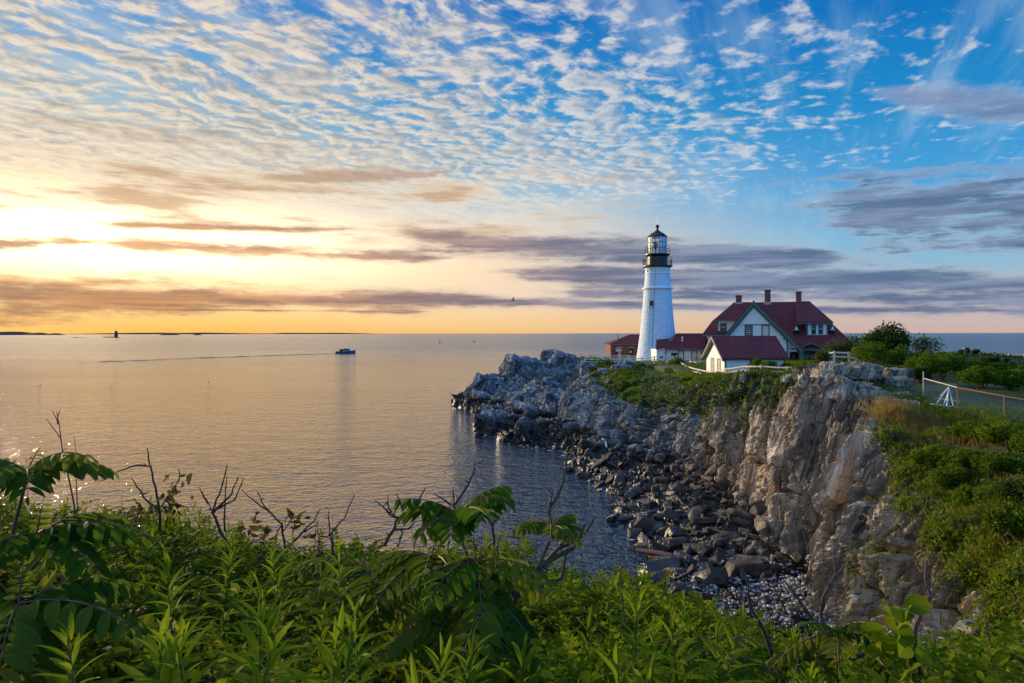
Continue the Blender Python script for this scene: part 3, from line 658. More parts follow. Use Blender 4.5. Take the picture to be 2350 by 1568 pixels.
rf.slab([(33.2,111,17.98),(44.2,111,17.98),(50.2,102.1,10.80),(42.4,102.1,10.80)], th)
rf.slab([(44.2,111,17.98),(50.2,102.1,10.80),(50.2,119.9,10.80)], th)
rf.slab([(33.2,111,17.98),(44.2,111,17.98),(50.2,119.9,10.80),(28.4,116.2,12.85)], th)
rf.slab([(28.4,105.8,12.85),(35.2,105.8,12.85),(35.2,108,15.0),(29.8,108,15.0)], th)
rf.slab([(28.4,105.8,12.85),(28.4,116.2,12.85),(29.8,114,15.0),(29.8,108,15.0)], th)
rf.slab([(29.8,108,15.0),(29.8,114,15.0),(33.2,111,17.98)], th)
rf.slab([(29.8,108,15.0),(35.4,108,15.0),(35.4,111,17.97),(33.2,111,17.98)], th)
ROOF = rf.build('roof', m_shingle, H)
for x0, x1, zt in ((33.3,34.2,19.15),(37.7,38.6,19.95),(42.35,43.15,19.55)):
    c = MB(); c.box(x0,x1,110.6,111.5,16.8,zt-.22); c.box(x0-.07,x1+.07,110.53,111.57,zt-.22,zt)
    ch = c.build('chimney', m_brick, ROOF); MB().box(x0-.12,x1+.12,110.45,111.6,17.55,17.98).build('flashing', m_metal, ROOF)
tr = MB()
def rake(p, q, wd, y0, y1):
    p, q = Vector(p), Vector(q); tr.prism([(p.x,y0,p.z),(q.x,y0,q.z),(q.x,y0,q.z-wd),(p.x,y0,p.z-wd)], (0,y1-y0,0))
rake((36.1,0,17.70),(31.85,0,12.42),.52,101.34,101.62); rake((36.1,0,17.70),(42.8,0,10.52),.52,101.33,101.62)
rake((36.1,0,17.1),(32.4,0,12.55),.26,101.64,102.03); rake((36.1,0,17.1),(40.77,0,12.15),.26,101.65,102.03)
tr.box(31.4,33.0,101.36,102.3,12.2,12.42); tr.box(40.2,41.2,101.36,102.3,12.1,12.32); tr.box(40.66,40.84,101.9,102.2,8.0,12.1)
tr.box(42.0,50.3,102.02,102.3,10.46,10.66); tr.box(40.8,42.5,102.1,102.34,10.62,10.78); tr.box(28.3,32.0,105.7,105.95,12.50,12.72)
tr.box(41.0,49.9,102.5,102.66,10.30,10.46)
tr.build('trim', m_green, H)
FWL = ((0,FW,0),(1,0,0),(0,-1,0))
window(H, *FWL, 35.98, 36.6, 15.25, 16.55, .14, 2, 1)
window(H, (0,FW,0),(1,0,0),(0,-1,0), 34.98, 35.83, 12.2, 14.05, .16, 6, 3)
window(H, (0,FW,0),(1,0,0),(0,-1,0), 37.36, 38.18, 12.2, 14.05, .16, 6, 3, None, m_curtain)
MB().box(34.80,38.40,101.90,102.02,14.22,14.36).build('window_head', m_green, H)
# left shed dormer
dl = MB(); dl.box(30.65,35.5,106.3,110,12.95,15.0); D1 = dl.build('dormer', m_side, H)
MB().slab([(30.15,105.85,15.12),(35.6,105.85,15.12),(35.6,111,18.03),(33.0,111,18.03)], .14).build('dormer_roof', m_shingle, D1)
q = MB(); q.box(30.1,35.4,105.8,106.02,14.9,15.08); q.box(30.6,30.82,106.2,106.32,13.0,14.9); q.box(30.55,35.4,106.15,106.3,13.05,13.17); q.build('dormer_trim', m_green, D1)
for a in (31.2, 33.65):
    window(D1, (0,106.3,0),(1,0,0),(0,-1,0), a, a+.72, 13.45, 14.42, .16, 2, 1)
# right shed dormer
dl = MB(); dl.box(43.55,46.4,104.5,110,12.3,14.5); D2 = dl.build('dormer', m_side, H)
MB().slab([(42.0,104.05,14.62),(47.1,104.05,14.62),(44.3,110.6,18.02),(42.3,110.6,18.02)], .14).build('dormer_roof', m_shingle, D2)
q = MB(); q.box(42.0,47.1,104.0,104.2,14.34,14.5); q.box(43.53,43.71,104.4,104.52,12.6,14.4); q.box(46.25,46.43,104.4,104.52,12.6,14.4); q.box(43.5,46.47,104.36,104.5,12.62,12.76); q.build('dormer_trim', m_green, D2)
for a in (44.3, 45.25): window(D2, (0,104.5,0),(1,0,0),(0,-1,0), a, a+.4, 12.95, 14.22, .12, 2, 1)
for cx in (42.1, 47.0):
    l = MB(); l.prism([(cx-.42,103.95,13.3),(cx+.42,103.95,13.3),(cx,103.95,14.25)], (0,1.8,0)); lv = l.build('roof_vent', m_green, ROOF)
    MB().prism([(cx-.22,103.92,13.48),(cx+.22,103.92,13.48),(cx,103.92,14.0)], (0,.04,0)).build('vent_face', m_white, lv)
# porch with arches under an eyebrow roof
pw = MB(); z0, z1, yp, tp = 8.0, 10.6, 102.62, .22
ops = [(41.75,.66,9.6,0),(44.0,1.06,9.62,0),(45.6,.32,9.9,1),(46.45,.32,9.9,1),(47.9,.8,9.5,0)]
xcur = 40.85
for cx, r, zc, oval in ops:
    pw.box(xcur, cx-r, yp, yp+tp, z0, z1); n = 18
    for i in range(n):
        a0, a1 = math.pi*i/n, math.pi*(i+1)/n; xa, xb = cx-r*math.cos(a0), cx-r*math.cos(a1); za, zb = zc+r*math.sin(a0), zc+r*math.sin(a1)
        top = z1 if r < 1 else 10.6+.42*math.sin((a0+a1)/2)
        pw.prism([(xa,yp,za),(xb,yp,zb),(xb,yp,max(top,zb+.05)),(xa,yp,max(top,za+.05))], (0,tp,0))
        if oval: pw.prism([(xa,yp,z0),(xb,yp,z0),(xb,yp,2*zc-zb),(xa,yp,2*zc-za)], (0,tp,0))
    xcur = cx+r
pw.box(xcur, 49.4, yp, yp+tp, z0, z1); pw.box(49.2,49.4,yp+tp,106.2,z0,z1)
PW = pw.build('porch', m_porch, H)
for cx, r, zc, oval in ops[2:4]:
    MB().path([(cx-(r+.07)*math.cos(2*math.pi*i/24), yp-.02, zc+(r+.07)*math.sin(2*math.pi*i/24)) for i in range(25)], .10, 5, False).build('oval_surround', m_white, PW)
MB().box(41.0,41.7,105.6,106.15,8.0,10.4).box(41.0,49.1,102.9,106.1,7.9,8.25).build('porch_floor', m_porch, PW)
for a in (42.0, 44.6): MB().box(a, a+.9, 106.1, 106.19, 8.3, 10.25).build('door', m_dark, PW)
ey = MB(); n = 22; cx, rr = 44.0, 1.85
pr = [(cx-rr+2*rr*i/n, 10.72+.78*math.cos(math.pi*(i/n-.5))**1.6) for i in range(n+1)]
for i in range(n):
    (xa,za),(xb,zb) = pr[i], pr[i+1]
    ey.prism([(xa,102.05,za),(xb,102.05,zb),(xb,105.2,zb+1.0),(xa,105.2,za+1.0)], (0,0,.10))
EY = ey.build('eyebrow_roof', m_shingle, ROOF)
q = MB()
for i in range(n):
    (xa,za),(xb,zb) = pr[i], pr[i+1]; q.prism([(xa,102.0,za-.17),(xb,102.0,zb-.17),(xb,102.0,zb+.04),(xa,102.0,za+.04)], (0,.3,0))
q.build('eyebrow_fascia', m_green, EY)
MB().path([(41.0,101.95,8.4),(41.0,101.95,12.0)], .05, 6).build('downpipe', m_white, H)

# ------------------------------------------------------------------ white shed in front of the house
SH = tag(empty('white_shed', (27, 79.6, 8.0)), 'small white clapboard outbuilding with dark red gable roof inside the white fence', 'shed')
SX0, SX1, SY0, SY1 = 23.7, 30.35, 76.0, 83.2
MB().prism([(SX0,SY0,7.4),(SX0,SY0,10.25),(SX0,79.6,12.42),(SX0,SY1,10.25),(SX0,SY1,7.4)], (SX1-SX0,0,0)).build('wall', m_side, SH)
r = MB(); r.slab([(23.25,79.6,12.68),(30.75,79.6,12.68),(30.75,75.5,10.20),(23.25,75.5,10.20)], .14); r.slab([(23.25,79.6,12.68),(30.75,79.6,12.68),(30.75,83.7,10.20),(23.25,83.7,10.20)], .14)
RS = r.build('roof', m_shingle, SH)
q = MB()
for ya, yb in ((79.6,75.45),(79.6,83.75)): q.prism([(23.2,ya,12.60),(23.2,yb,10.09),(23.2,yb,9.92),(23.2,ya,12.40)], (.06,0,0))
q.build('barge_board', m_stone, RS)
q = MB()
for ya, yb in ((79.6,75.6),(79.6,83.6)): q.prism([(23.28,ya,12.44),(23.28,yb,10.0),(23.28,yb,9.86),(23.28,ya,12.26)], (.35,0,0))
for x in np.arange(24.2,30.6,.85): q.box(x,x+.08,75.6,76.0,10.02,10.14)
q.build('eave_trim', m_green, RS)
MB().box(SX0-.03,SX0+.16,SY0-.04,SY0+.14,7.5,10.2).build('corner_board', m_green, SH); MB().box(SX1-.12,SX1+.03,SY0-.04,SY0+.1,7.5,10.2).build('corner_board', m_green, SH)
for ya in (77.7, 80.15): window(SH, (SX0,0,0),(0,1,0),(-1,0,0), ya, ya+1.0, 8.6, 9.95, .14, 4, 2, m_porch, m_curtain)
window(SH, (0,SY0,0),(1,0,0),(0,-1,0), 26.62, 27.55, 8.9, 9.85, .16, 3, 3)

# ------------------------------------------------------------------ low link building by the tower
K_ = tag(empty('link_building', (29, 116, 7.8)), 'low white annex with dark red roof joining the lighthouse to the house', 'annex')
w = MB(); w.box(25.75,33.0,114,120,7.4,10.42); w.box(24.2,25.74,114.3,119,7.4,10.3); w.build('wall', m_side, K_)
r = MB(); r.slab([(28.2,117,12.95),(33.2,117,12.95),(33.2,113.5,10.42),(25.5,113.5,10.42)], .13); r.slab([(28.2,117,12.95),(33.2,117,12.95),(33.2,120.5,10.42),(25.5,120.5,10.42)], .13)
r.slab([(28.2,117,12.95),(25.5,113.5,10.42),(25.5,120.5,10.42)], .13); r.slab([(26.7,116.4,12.1),(26.9,113.9,10.75),(24.0,113.9,10.36),(24.6,116.4,11.9)], .11); RK_ = r.build('roof', m_shingle, K_)
MB().path([(28.75,115.2,11.4),(28.75,115.2,12.4)], .09, 8).path([(28.6,115.2,11.72),(28.6,115.0,11.62)], .05, 6).build('vent_pipe', m_white, RK_)
MB().box(25.4,33.2,113.42,113.56,10.18,10.38).build('gutter', m_green, K_)
for xa in (25.66, 32.0): MB().box(xa,xa+.15,113.94,114.02,7.5,10.2).build('corner_board', m_green, K_)
for a in (27.85, 30.05): window(K_, (0,114,0),(1,0,0),(0,-1,0), a, a+.72, 8.35, 10.0, .16, 6, 3, None, m_curtain)
MB().box(31.55,32.4,113.92,114.02,7.9,10.0).build('door', m_green, K_)
window(K_, (0,114.3,0),(1,0,0),(0,-1,0), 24.85, 25.15, 8.75, 9.15, .05, 1, 1, m_dark)

# ------------------------------------------------------------------ brick house behind the tower
BH = tag(empty('brick_house', (21.5, 131, 7.6)), 'small red brick building with hipped red roof behind the lighthouse', 'building')
MB().box(18.5,25.5,128,134.5,7.0,11.0).build('wall', m_brick, BH)
r = MB(); A, B_ = (22.6,131.2,12.75), (24.6,131.2,12.75); c0, c1, c2, c3 = (18.15,127.6,11.0),(25.9,127.6,11.0),(25.9,134.9,11.0),(18.15,134.9,11.0)
r.slab([A,B_,c1,c0], .12); r.slab([B_,c2,c1], .12); r.slab([A,B_,c2,c3], .12); r.slab([A,c0,c3], .12); rb = r.build('roof', m_shingle, BH)
MB().box(18.2,25.8,127.62,127.8,10.82,10.96).build('gutter', m_porch, BH)
MB().path([(20.2,130.5,11.3),(20.2,130.5,12.4)], [.14,.12], 8).path([(20.2,130.5,12.45),(20.2,130.5,12.75)], .07, 6).build('stove_pipe', m_dark, rb)
for a in (19.85, 22.0):
    f = window(BH, (0,128,0),(1,0,0),(0,-1,0), a, a+.62, 8.75, 10.2, .05, 2, 1, m_dark, m_glass if a > 21 else m_curtain)
    MB().box(a-.22,a+.84,127.94,128.05,10.26,10.42).box(a-.12,a+.74,127.92,128.05,8.5,8.68).build('stone_lintel', m_stone, f)
MB().box(22.15,22.42,127.97,128.0,9.35,9.65).build('notice', m_white, BH)
aw = MB(); n = 8
for i in range(n):
    a0, a1 = math.pi/2*i/n, math.pi/2*(i+1)/n
    aw.prism([(19.35,128-.75*math.sin(a0),9.55+.68*math.cos(a0)),(19.35,128-.75*math.sin(a1),9.55+.68*math.cos(a1)),(20.45,128-.75*math.sin(a1),9.55+.68*math.cos(a1)),(20.45,128-.75*math.sin(a0),9.55+.68*math.cos(a0))], (0,.03,.03))
aw.prism([(19.35,127.98,9.55),(19.35,127.3,9.6),(19.35,127.98,10.2)], (.02,0,0)); aw.build('awning', m_copper, BH)

# ------------------------------------------------------------------ ramp, fences
RP = tag(empty('access_ramp', (31, 104, 8)), 'wooden access ramp with yellow handrails between shed and annex', 'ramp')
MB().prism([(28.4,108,8.55),(31.6,108,8.55),(31.6,109.6,8.55),(28.4,109.6,8.55)], (0,0,-.14)).prism([(28.6,106.2,8.5),(28.6,107.4,8.5),(32.6,103.6,7.95),(32.6,102.4,7.95)], (0,0,-.14)).build('deck', m_wood, RP)
for P_ in ([(28.4,108,9.5),(31.6,108,9.4)], [(28.6,106.2,9.5),(32.6,102.4,8.9)], [(28.6,107.4,9.5),(32.6,103.6,8.9)]):
    a, c = Vector(P_[0]), Vector(P_[1]); g = MB().path([a, c], .055, 6); R_ = g.build('handrail', m_yellow, RP); q = MB()
    for i in range(4): p = a.lerp(c, i/3); q.path([p, p-Vector((0,0,1.0))], .035, 5)
    q.path([a-Vector((0,0,.45)), c-Vector((0,0,.45))], .025, 5); q.build('railing_post', m_metal, R_)
def fence(label, posts, nr, hp=1.15, group=None, name='rail_fence', mt=None, r=.10, skip=()):
    """post-and-rail fence through (pixel x, pixel y of the foot, distance)"""
    pts = [at(*p[:2], Y=p[2]) for p in posts]; f = tag(empty(name, pts[0]), label, 'fence', group)
    rp = random.Random(len(label))
    for p in pts:
        tl = Vector((rp.uniform(-.05,.05), rp.uniform(-.05,.05), 0)); MB().path([p-Vector((0,0,.4)), p+tl+Vector((0,0,hp))], [r*1.25,r*1.1], 8).build('post', mt or m_wood, f)
    for i in range(len(pts)-1):
        if i in skip: continue
        for k in range(nr):
            h = hp*(.90-k*.32); a, c = pts[i]+Vector((0,0,h)), pts[i+1]+Vector((0,0,h)); m_ = a.lerp(c,.5)+Vector((0,0,rp.uniform(-.04,.02)))
            MB().path([a, m_, c], [r*.72,r*.85,r*.72], 6).build('rail', mt or m_wood, f)
    return f
fence('pale post and rail fence in front of the lighthouse base', [(1919,1200,112),(1960,1201,112),(2005,1201,112),(2033,1200,112),(2070,1199,111),(2107,1198,110),(2147,1194,108),(2190,1189,107),(2214,1190,108)], 2)
fence('grey post and rail fence in front of the brick building', [(1922,1194,119),(1945,1190,123),(1975,1188,125),(1993,1188,125),(2033,1187,125),(2061,1187,125),(2086,1188,125)], 3)
fence('white rail fence running from the annex round the shed to the cliff edge', [(2231,1213,98),(2251,1227,92),(2291,1243,80),(2334,1254,72),(2383,1247,67),(2439,1240,64.5),(2498,1241,62),(2582,1247,60),(2650,1243,58)], 3)
fence('short pale rail fence half hidden in bushes above the flat slab', [(2720,1197,62),(2736,1196,61),(2787,1199,60.5),(2810,1203,60)], 2)
fence('short piece of rail fence between two bushes above the ledges', [(2942,1212,57),(2998,1214,57)], 2)
fence('distant rail fence along the far edge of the headland', [(3216,1190,72),(3267,1195,71),(3310,1198,70),(3362,1200,69)], 1, 1.1)

# ------------------------------------------------------------------ loose rocks
def hull_rock(seed, dims, n=9):
    r = random.Random(seed); bm = bmesh.new(); a, b_, c = dims
    for sx in (-1,1):
        for sy in (-1,1):
            for sz in (-1,1):
                if r.random() < .86: bm.verts.new((sx*a*r.uniform(.55,1)*.5, sy*b_*r.uniform(.55,1)*.5, sz*c*r.uniform(.6,1)*.5))
    for _ in range(n):
        ax = r.randrange(3); v = [r.uniform(-.42,.42)*d for d in (a,b_,c)]; v[ax] = r.choice((-1,1))*(a,b_,c)[ax]*r.uniform(.46,.58); bm.verts.new(v)
    g = bmesh.ops.convex_hull(bm, input=bm.verts); bmesh.ops.delete(bm, geom=[v for v in bm.verts if not v.link_faces], context='VERTS')
    bmesh.ops.dissolve_limit(bm, angle_limit=.12, verts=bm.verts, edges=bm.edges)
    bmesh.ops.bevel(bm, geom=list(bm.edges), offset=.022*min(dims), segments=1, affect='EDGES')
    me = bpy.data.meshes.new('boulder'); bm.to_mesh(me); bm.free(); me.materials.append(m_rock); return me
BM = [hull_rock(k, d) for k, d in enumerate([(1.5,.9,.62),(1.2,.95,.7),(1.9,.75,.5),(1.0,.8,.75),(1.6,1.1,.42),(1.35,.6,.55),(1.1,1.0,.9),(2.2,.9,.6),(1.3,.8,.4),(1.7,.7,.7)])]
def shore(s0, s1, t0, t1, rng):
    ok = np.where((SP >= s0) & (SP < s1))[0]; i = rng.choice(ok); j = int(rng.integers(t0, t1)); return CL[i, j], nd[i, j]
LB, GB = 'dark angular boulder in the rubble of fallen blocks along the foot of the cliff', 'fallen boulders at the cliff foot'
rng = np.random.default_rng(3); placed = []; kk = 0
while len(placed) < 262 and kk < 6000:
    kk += 1; p, _ = shore(6.2, 13.1, 6, 56, rng); big = rng.random()
    sc = .40+.75*big**1.6+(.35 if len(placed) < 25 else 0)
    if p[2] < -.55 or (p[1] < 34 and p[0] > 9.3 and p[2] > .4): continue
    if any((p[0]-q[0])**2+(p[1]-q[1])**2 < (.42*(sc+q[3]))**2 for q in placed): continue
    placed.append((*p, sc))
    o = link('boulder', BM[int(rng.integers(len(BM)))]); o.location = (p[0], p[1], p[2]+.16*sc+.05)
    o.rotation_euler = (rng.normal(0,.38), rng.normal(0,.38), rng.uniform(0,6.28)); o.scale = (sc*rng.uniform(.85,1.15),)*3
    tag(o, LB, 'boulder', GB)
for (x, y, z, sc, lb) in ((1925,1410,1.6,2.0,'large dark block with a flat front standing at the water edge of the rubble'),(2010,1465,1.9,1.9,'broad brown boulder, biggest of the blocks below the rock columns'),
    (2210,1490,2.2,2.1,'long pale split block lying level on top of the rubble'),(2110,1800,.1,1.0,'dark slab lying flat in the shallow water off the rubble'),(1915,1560,.2,1.0,'small dark pointed rock alone in the water'),
    (1870,1540,.2,.8,'pale topped rock standing alone in the water beside the point'),(2060,1630,.1,1.15,'low black rock awash in the water just off the rubble'),(2165,1800,.5,1.1,'pale pitted boulder beside the driftwood log'),
    (2270,1815,.5,1.25,'brown square boulder at the end of the driftwood log'),(2170,1870,.4,1.7,'big dark pointed boulder nearest the camera at the water edge'),(2440,1870,1.0,1.7,'large grey brown slab ledge above the pebble beach'),(2330,1900,.8,1.5,'dark ridge shaped rock between the water and the pebble beach')):
    p = at(x, y, z=z); o = link('boulder', hull_rock(int(x), (1.35,.85,.6), 12)); o.location = p; o.scale = (sc,)*3; o.rotation_euler = (random.uniform(-.3,.3), random.uniform(-.3,.3), random.uniform(-.6,.6)); tag(o, lb, 'boulder')
def merged(meshes, items, name, m):
    Vs, Fs, o = [], [], 0
    base = []
    for me in meshes:
        bm = bmesh.new(); bm.from_mesh(me); bmesh.ops.triangulate(bm, faces=bm.faces); bm.verts.index_update()
        base.append((np.array([v.co[:] for v in bm.verts]), np.array([[v.index for v in f.verts] for f in bm.faces]))); bm.free()
    for k, p, e, s in items:
        V, F = base[k]; R = np.array(__import__('mathutils').Euler(e).to_matrix()); Vs.append((V*s)@R.T+np.array(p)); Fs.append(F+o); o += len(V)
    return npmesh(name, np.concatenate(Vs), np.concatenate(Fs), m)
it = []
for _ in range(1900):
    p, n_ = shore(5.6, 15.0, 9, 60, rng)
    if p[2] < -.3: continue
    s = .14+.34*rng.random()**2; 
    if p[1] < 33.5 and p[0] > 9.3 and rng.random() < .75: continue
    it.append((int(rng.integers(len(BM))), p+np.array([0,0,.25*s]), tuple(rng.uniform(0,6.28,3)), s))
tag(link('rubble', merged(BM, it, 'rubble', m_rock)), 'small broken stones filling the gaps between the boulders', 'rubble', kind='stuff')
m_peb, nt, b = mat('pebble'); gi = nt.nodes.new('ShaderNodeNewGeometry'); r_ = X(nt, gi.outputs['Random Per Island'])
put(nt, ramp(r_, [(0,(.10,.105,.11)),(.3,(.22,.225,.235)),(.6,(.34,.34,.345)),(.85,(.44,.43,.41)),(.92,(.20,.16,.13)),(1,(.52,.51,.50))]), b.inputs['Base Color']); b.inputs['Roughness'].default_value = .6
bm = bmesh.new(); bmesh.ops.create_icosphere(bm, subdivisions=2, radius=.5)
for v in bm.verts: v.co *= 1+.18*math.sin(v.co.x*9)*math.cos(v.co.y*7)
pm = bpy.data.meshes.new('pebble'); bm.to_mesh(pm); bm.free()
it = []
for _ in range(9500):
    p, n_ = shore(11.6, 16.2, 16, 62, rng)
    if p[2] < .35 or p[2] > 3: continue
    s = .065+.15*rng.random()**2.2; it.append((0, p+np.array([0,0,.25*s+.02]), (0,rng.normal(0,.2),rng.uniform(0,6.28)), np.array([1.3,.9,.6])*s))
o = link('pebbles', merged([pm], it, 'pebbles', m_peb)); o.data.polygons.foreach_set('use_smooth', np.ones(len(o.data.polygons), bool)); tag(o, 'pale rounded pebbles of the small beach at the head of the cove', 'pebbles', kind='stuff')

m_foam = plain('sea_foam', (.50,.52,.52), .9, .1)
V, F = [], []
for _ in range(260):
    i = int(rng.choice(np.where((SP >= 1.2) & (SP < 14.6))[0])); col_ = CL[i]; j = int(np.argmin(np.abs(col_[:70,2]))); p = col_[j]
    if rng.random() > (.25+.75*vn(np.array([[p[0]*.4,p[1]*.4,0]]), 4)[0]): continue
    r0 = rng.uniform(.04,.17); c_ = p[:2]+rng.normal(0,.35,2)+np.array([-.25,-.1]); o_ = len(V)
    for k in range(7):
        a_ = 2*math.pi*k/7; r1 = r0*rng.uniform(.35,1.2); V.append((c_[0]+2.0*r1*math.cos(a_), c_[1]+r1*math.sin(a_), .035+.01*rng.random()))
    F += [(o_,o_+k,o_+k+1) for k in range(1,6)]
tag(link('foam', npmesh('foam', V, F, m_foam)), 'thin white flecks of foam where the sea meets the rocks', 'foam', kind='stuff')

def crag(label, c, dims, rz=0.0, tilt=(0,0), seed=0, amp=.5, k=.45, n=34, cat='rock', name='rock_slab', group=None):
    """a jointed block of bedded rock: a box of fine faces, broken by the same joints as the cliff"""
    bm = bmesh.new(); bmesh.ops.create_cube(bm, size=2.0); bmesh.ops.subdivide_edges(bm, edges=bm.edges, cuts=n, use_grid_fill=True)
    V = np.array([v.co[:] for v in bm.verts]); F = np.array([[v.index for v in f.verts] for f in bm.faces]); bm.free()
    N = np.sign(V)*np.abs(V)**9; N /= np.linalg.norm(N, axis=1, keepdims=True)
    L = np.linalg.norm(V, ord=6, axis=1, keepdims=True); V = V/L**.6
    R = np.array(__import__('mathutils').Euler((tilt[0], tilt[1], rz)).to_matrix()); W = (V*np.array(dims)/2)@R.T; NW = N@R.T
    fr, tn = fracture(W+np.array([seed*7.3, seed*3.1, 0]), k, 40+seed, LV2, .4); lim = min(dims)*.42
    W = W+NW*np.clip(fr*amp, -lim*.8, lim*.5)[:,None]+(np.stack([fbm(W*1.1+seed+q*9, 3, 3) for q in range(3)],1)-.5)*.25*min(dims)
    me = npmesh(name, W, F, m_cliff)
    a_ = me.attributes.new('tone', 'FLOAT', 'POINT'); a_.data.foreach_set('value', tn.astype(np.float32))
    o = link(name, me); o.location = c; tag(o, label, cat, group); return o
crag('huge weathered grey slab lying flat on the edge of the cliff top', at(2785,1219,Y=40), (3.2,1.9,.80), .12, (.05,.06), 1, .35, .5)
crag('stepped grey block beside a big round bush behind the flat slab', at(2938,1228,Y=40.5), (1.55,1.3,.62), .1, (0,.05), 2, .3, .4)
crag('brown split block under the stepped grey block', at(2945,1256,Y=39.3), (1.5,1.3,.5), -.1, (0,0), 3, .35, .35)
crag('upright brown pillar at the cliff edge left of the flat slab', at(2690,1250,Y=38.5), (.85,1.0,1.35), .3, (.1,.16), 4, .25, .4)
crag('narrow upright block at the cliff edge next to the grass', at(2652,1258,Y=40), (.5,.8,1.3), .1, (0,.08), 5, .25, .4)
crag('long bedded ledge sloping down toward the wire fence', at(2905,1300,Y=35.4), (3.0,1.6,.55), -.06, (.05,.12), 6, .32, .4)
crag('dark cracked ledge with square corners below the wire fence post', at(2960,1330,Y=33.2), (2.2,1.2,.5), -.2, (.05,.14), 7, .3, .35)
crag('pale leaning rock face under the flat slab', at(2762,1290,Y=35.6), (1.7,1.2,1.4), .5, (.0,.45), 8, .35, .45)
for k, (x, y, Y, w, h) in enumerate(((1990,1236,98,2.4,1.9),(2032,1222,98,2.6,2.2),(2052,1205,100,1.8,1.8),(2008,1262,94,2.6,2.0),(2052,1262,92,2.2,1.3),(1930,1222,106,3.0,2.6))):
    crag(('rounded grey boulder set in the green slope, left of a taller one','tall pale boulder standing out of the green slope below the tower','narrow leaning boulder at the top of the green slope below the tower fence',
          'brown broken boulder lowest in the green slope cluster','flat grey boulder at the right foot of the slope cluster','square jointed outcrop at the left end of the green slope')[k], at(x, y, Y=Y), (w,w*.8,h), .3*k, (.1,.15), 20+k, .35, .55, 22, 'boulder', 'boulder')
for k, (x, y, Y, d, lb) in enumerate(((1650,1400,88,(6.5,4.2,2.6),'low dark ledge reaching into the water at the front of the point'),(1765,1420,82,(5.5,4.0,2.2),'grey wedge of rock next to the low ledge at the front of the point'),(1830,1330,93,(4.2,3.5,3.6),'large upright block with a flat face in the middle of the point'),
    (1900,1345,86,(4.0,3.2,3.0),'pale domed block beside the rock columns'),(1720,1210,119,(7,5,3.6),'rounded grey crest of the point with sea behind it'),(1850,1188,123,(8,5,2.6),'highest ledge of the point left of the tower fence'),(1612,1265,117,(6,4,3.0),'cracked shoulder of rock near the seaward end of the point'),(1528,1330,120.5,(4,2.5,1.2),'low black rock at the very tip of the point'))):
    crag(lb, at(x, y, Y=Y), d, .2*k-.4, (.12,.2), 40+k, .55, .75, 34, 'rock', 'rock_outcrop')
m_drift = plain('driftwood', (.085,.050,.036), .8, .4, 4); m_bleach = plain('bleached_wood', (.62,.62,.60), .8, .1)
a, c = at(2088,1806,z=.35), at(2302,1846,z=.75); tag(MB().path([a, a.lerp(c,.35)+Vector((0,.05,.04)), a.lerp(c,.7)+Vector((0,-.04,.05)), c], [.13,.16,.15,.12], 9).build('driftwood_log', m_drift), 'long brown driftwood log lying in the shallows by the boulders', 'log')
a, c = at(1977,1440,z=2.6), at(1990,1468,z=2.0); tag(MB().path([a, a.lerp(c,.5)+Vector((.1,0,.05)), c], [.07,.10,.09], 8).build('bleached_log', m_bleach), 'short white bleached log stuck upright among the boulders', 'log')

# ------------------------------------------------------------------ far sea: islands, ledge light, boat, buoys, birds
m_isl = plain('far_shore', (.030,.032,.034), .95, .2, .01)
def island(label, x0, x1, ytop, dist, seed):
    n = 60; r = random.Random(seed); V = []; F = []
    X0, X1 = (x0-HX)/FP*dist, (x1-HX)/FP*dist; h = CAMZ+(HY-ytop)/FP*dist
    for i in range(n+1):
        u = i/n; hh = max(h*(math.sin(math.pi*u)**.55)*(.72+.28*vn(np.array([[u*9+seed,0,0]]),3)[0])+r.uniform(-.02,.02)*h, .2); x = X0+(X1-X0)*u
        V += [(x,dist-h*3,-1),(x,dist-h*.6,hh*.8),(x,dist+h*.6,hh),(x,dist+h*4,-1)]
    for i in range(n):
        for k in range(3): F.append((i*4+k,i*4+4+k,i*4+5+k,i*4+1+k))
    o = link('island', npmesh('island', V, F, m_isl)); tag(o, kind='structure')
island('', -160, 172, 1084.5, 7000, 1); island('', 150, 205, 1091, 7400, 2); island('', 200, 900, 1090, 14000, 3); island('', 528, 582, 1091.5, 6000, 4); island('', 638, 654, 1092.3, 6000, 5); island('', 780, 1250, 1091.4, 16000, 6)
FL = at(381, 1107, z=.2); FL.z = 0
L = tag(empty('ledge_lighthouse', FL), 'tiny dark granite lighthouse on a ledge far out on the horizon', 'lighthouse'); m_gran = plain('dark_granite', (.05,.045,.042), .8)
cx, cy = FL.x, FL.y
MB().lathe([(6.2,0),(5.4,2),(4.9,10),(4.2,20)], 20, (cx,cy)).build('tower_wall', m_gran, L); MB().lathe([(5.4,20),(5.4,20.8)], 20, (cx,cy)).build('gallery_deck', m_gran, L)
MB().lathe([(2.3,20.8),(2.3,24.2)], 10, (cx,cy)).build('lantern', m_pane, L); MB().lathe([(2.8,24.2),(1.2,25.6),(.5,26.6),(.3,27.4)], 10, (cx,cy)).build('lantern_roof', m_gran, L)
p = MB()
for k in range(7): p.path([(cx-8-k*5.2,cy-4,0),(cx-8-k*5.2,cy-4,6.5)], .32, 5)
p.box(cx-42,cx-6,cy-5,cy-3,4.6,5.2); p.box(cx-42,cx-6,cy-5,cy-3,6.2,6.5); p.build('landing_pier', m_gran, L)
for x0, x1, h in ((236,262,1.4),(266,275,1.0),(345,395,1.7)):
    a, c = at(x0,1107,z=0), at(x1,1107,z=0); o = link('ledge', hull_rock(x0, ((c-a).length,9,h*2), 14)); o.location = (a+c)/2
    o.data.materials[0] = m_gran; tag(o, {236:'long low dark reef left of the distant ledge lighthouse',266:'small dark reef between the long reef and the distant lighthouse',345:'dark ledge under the distant lighthouse'}[x0], 'reef')
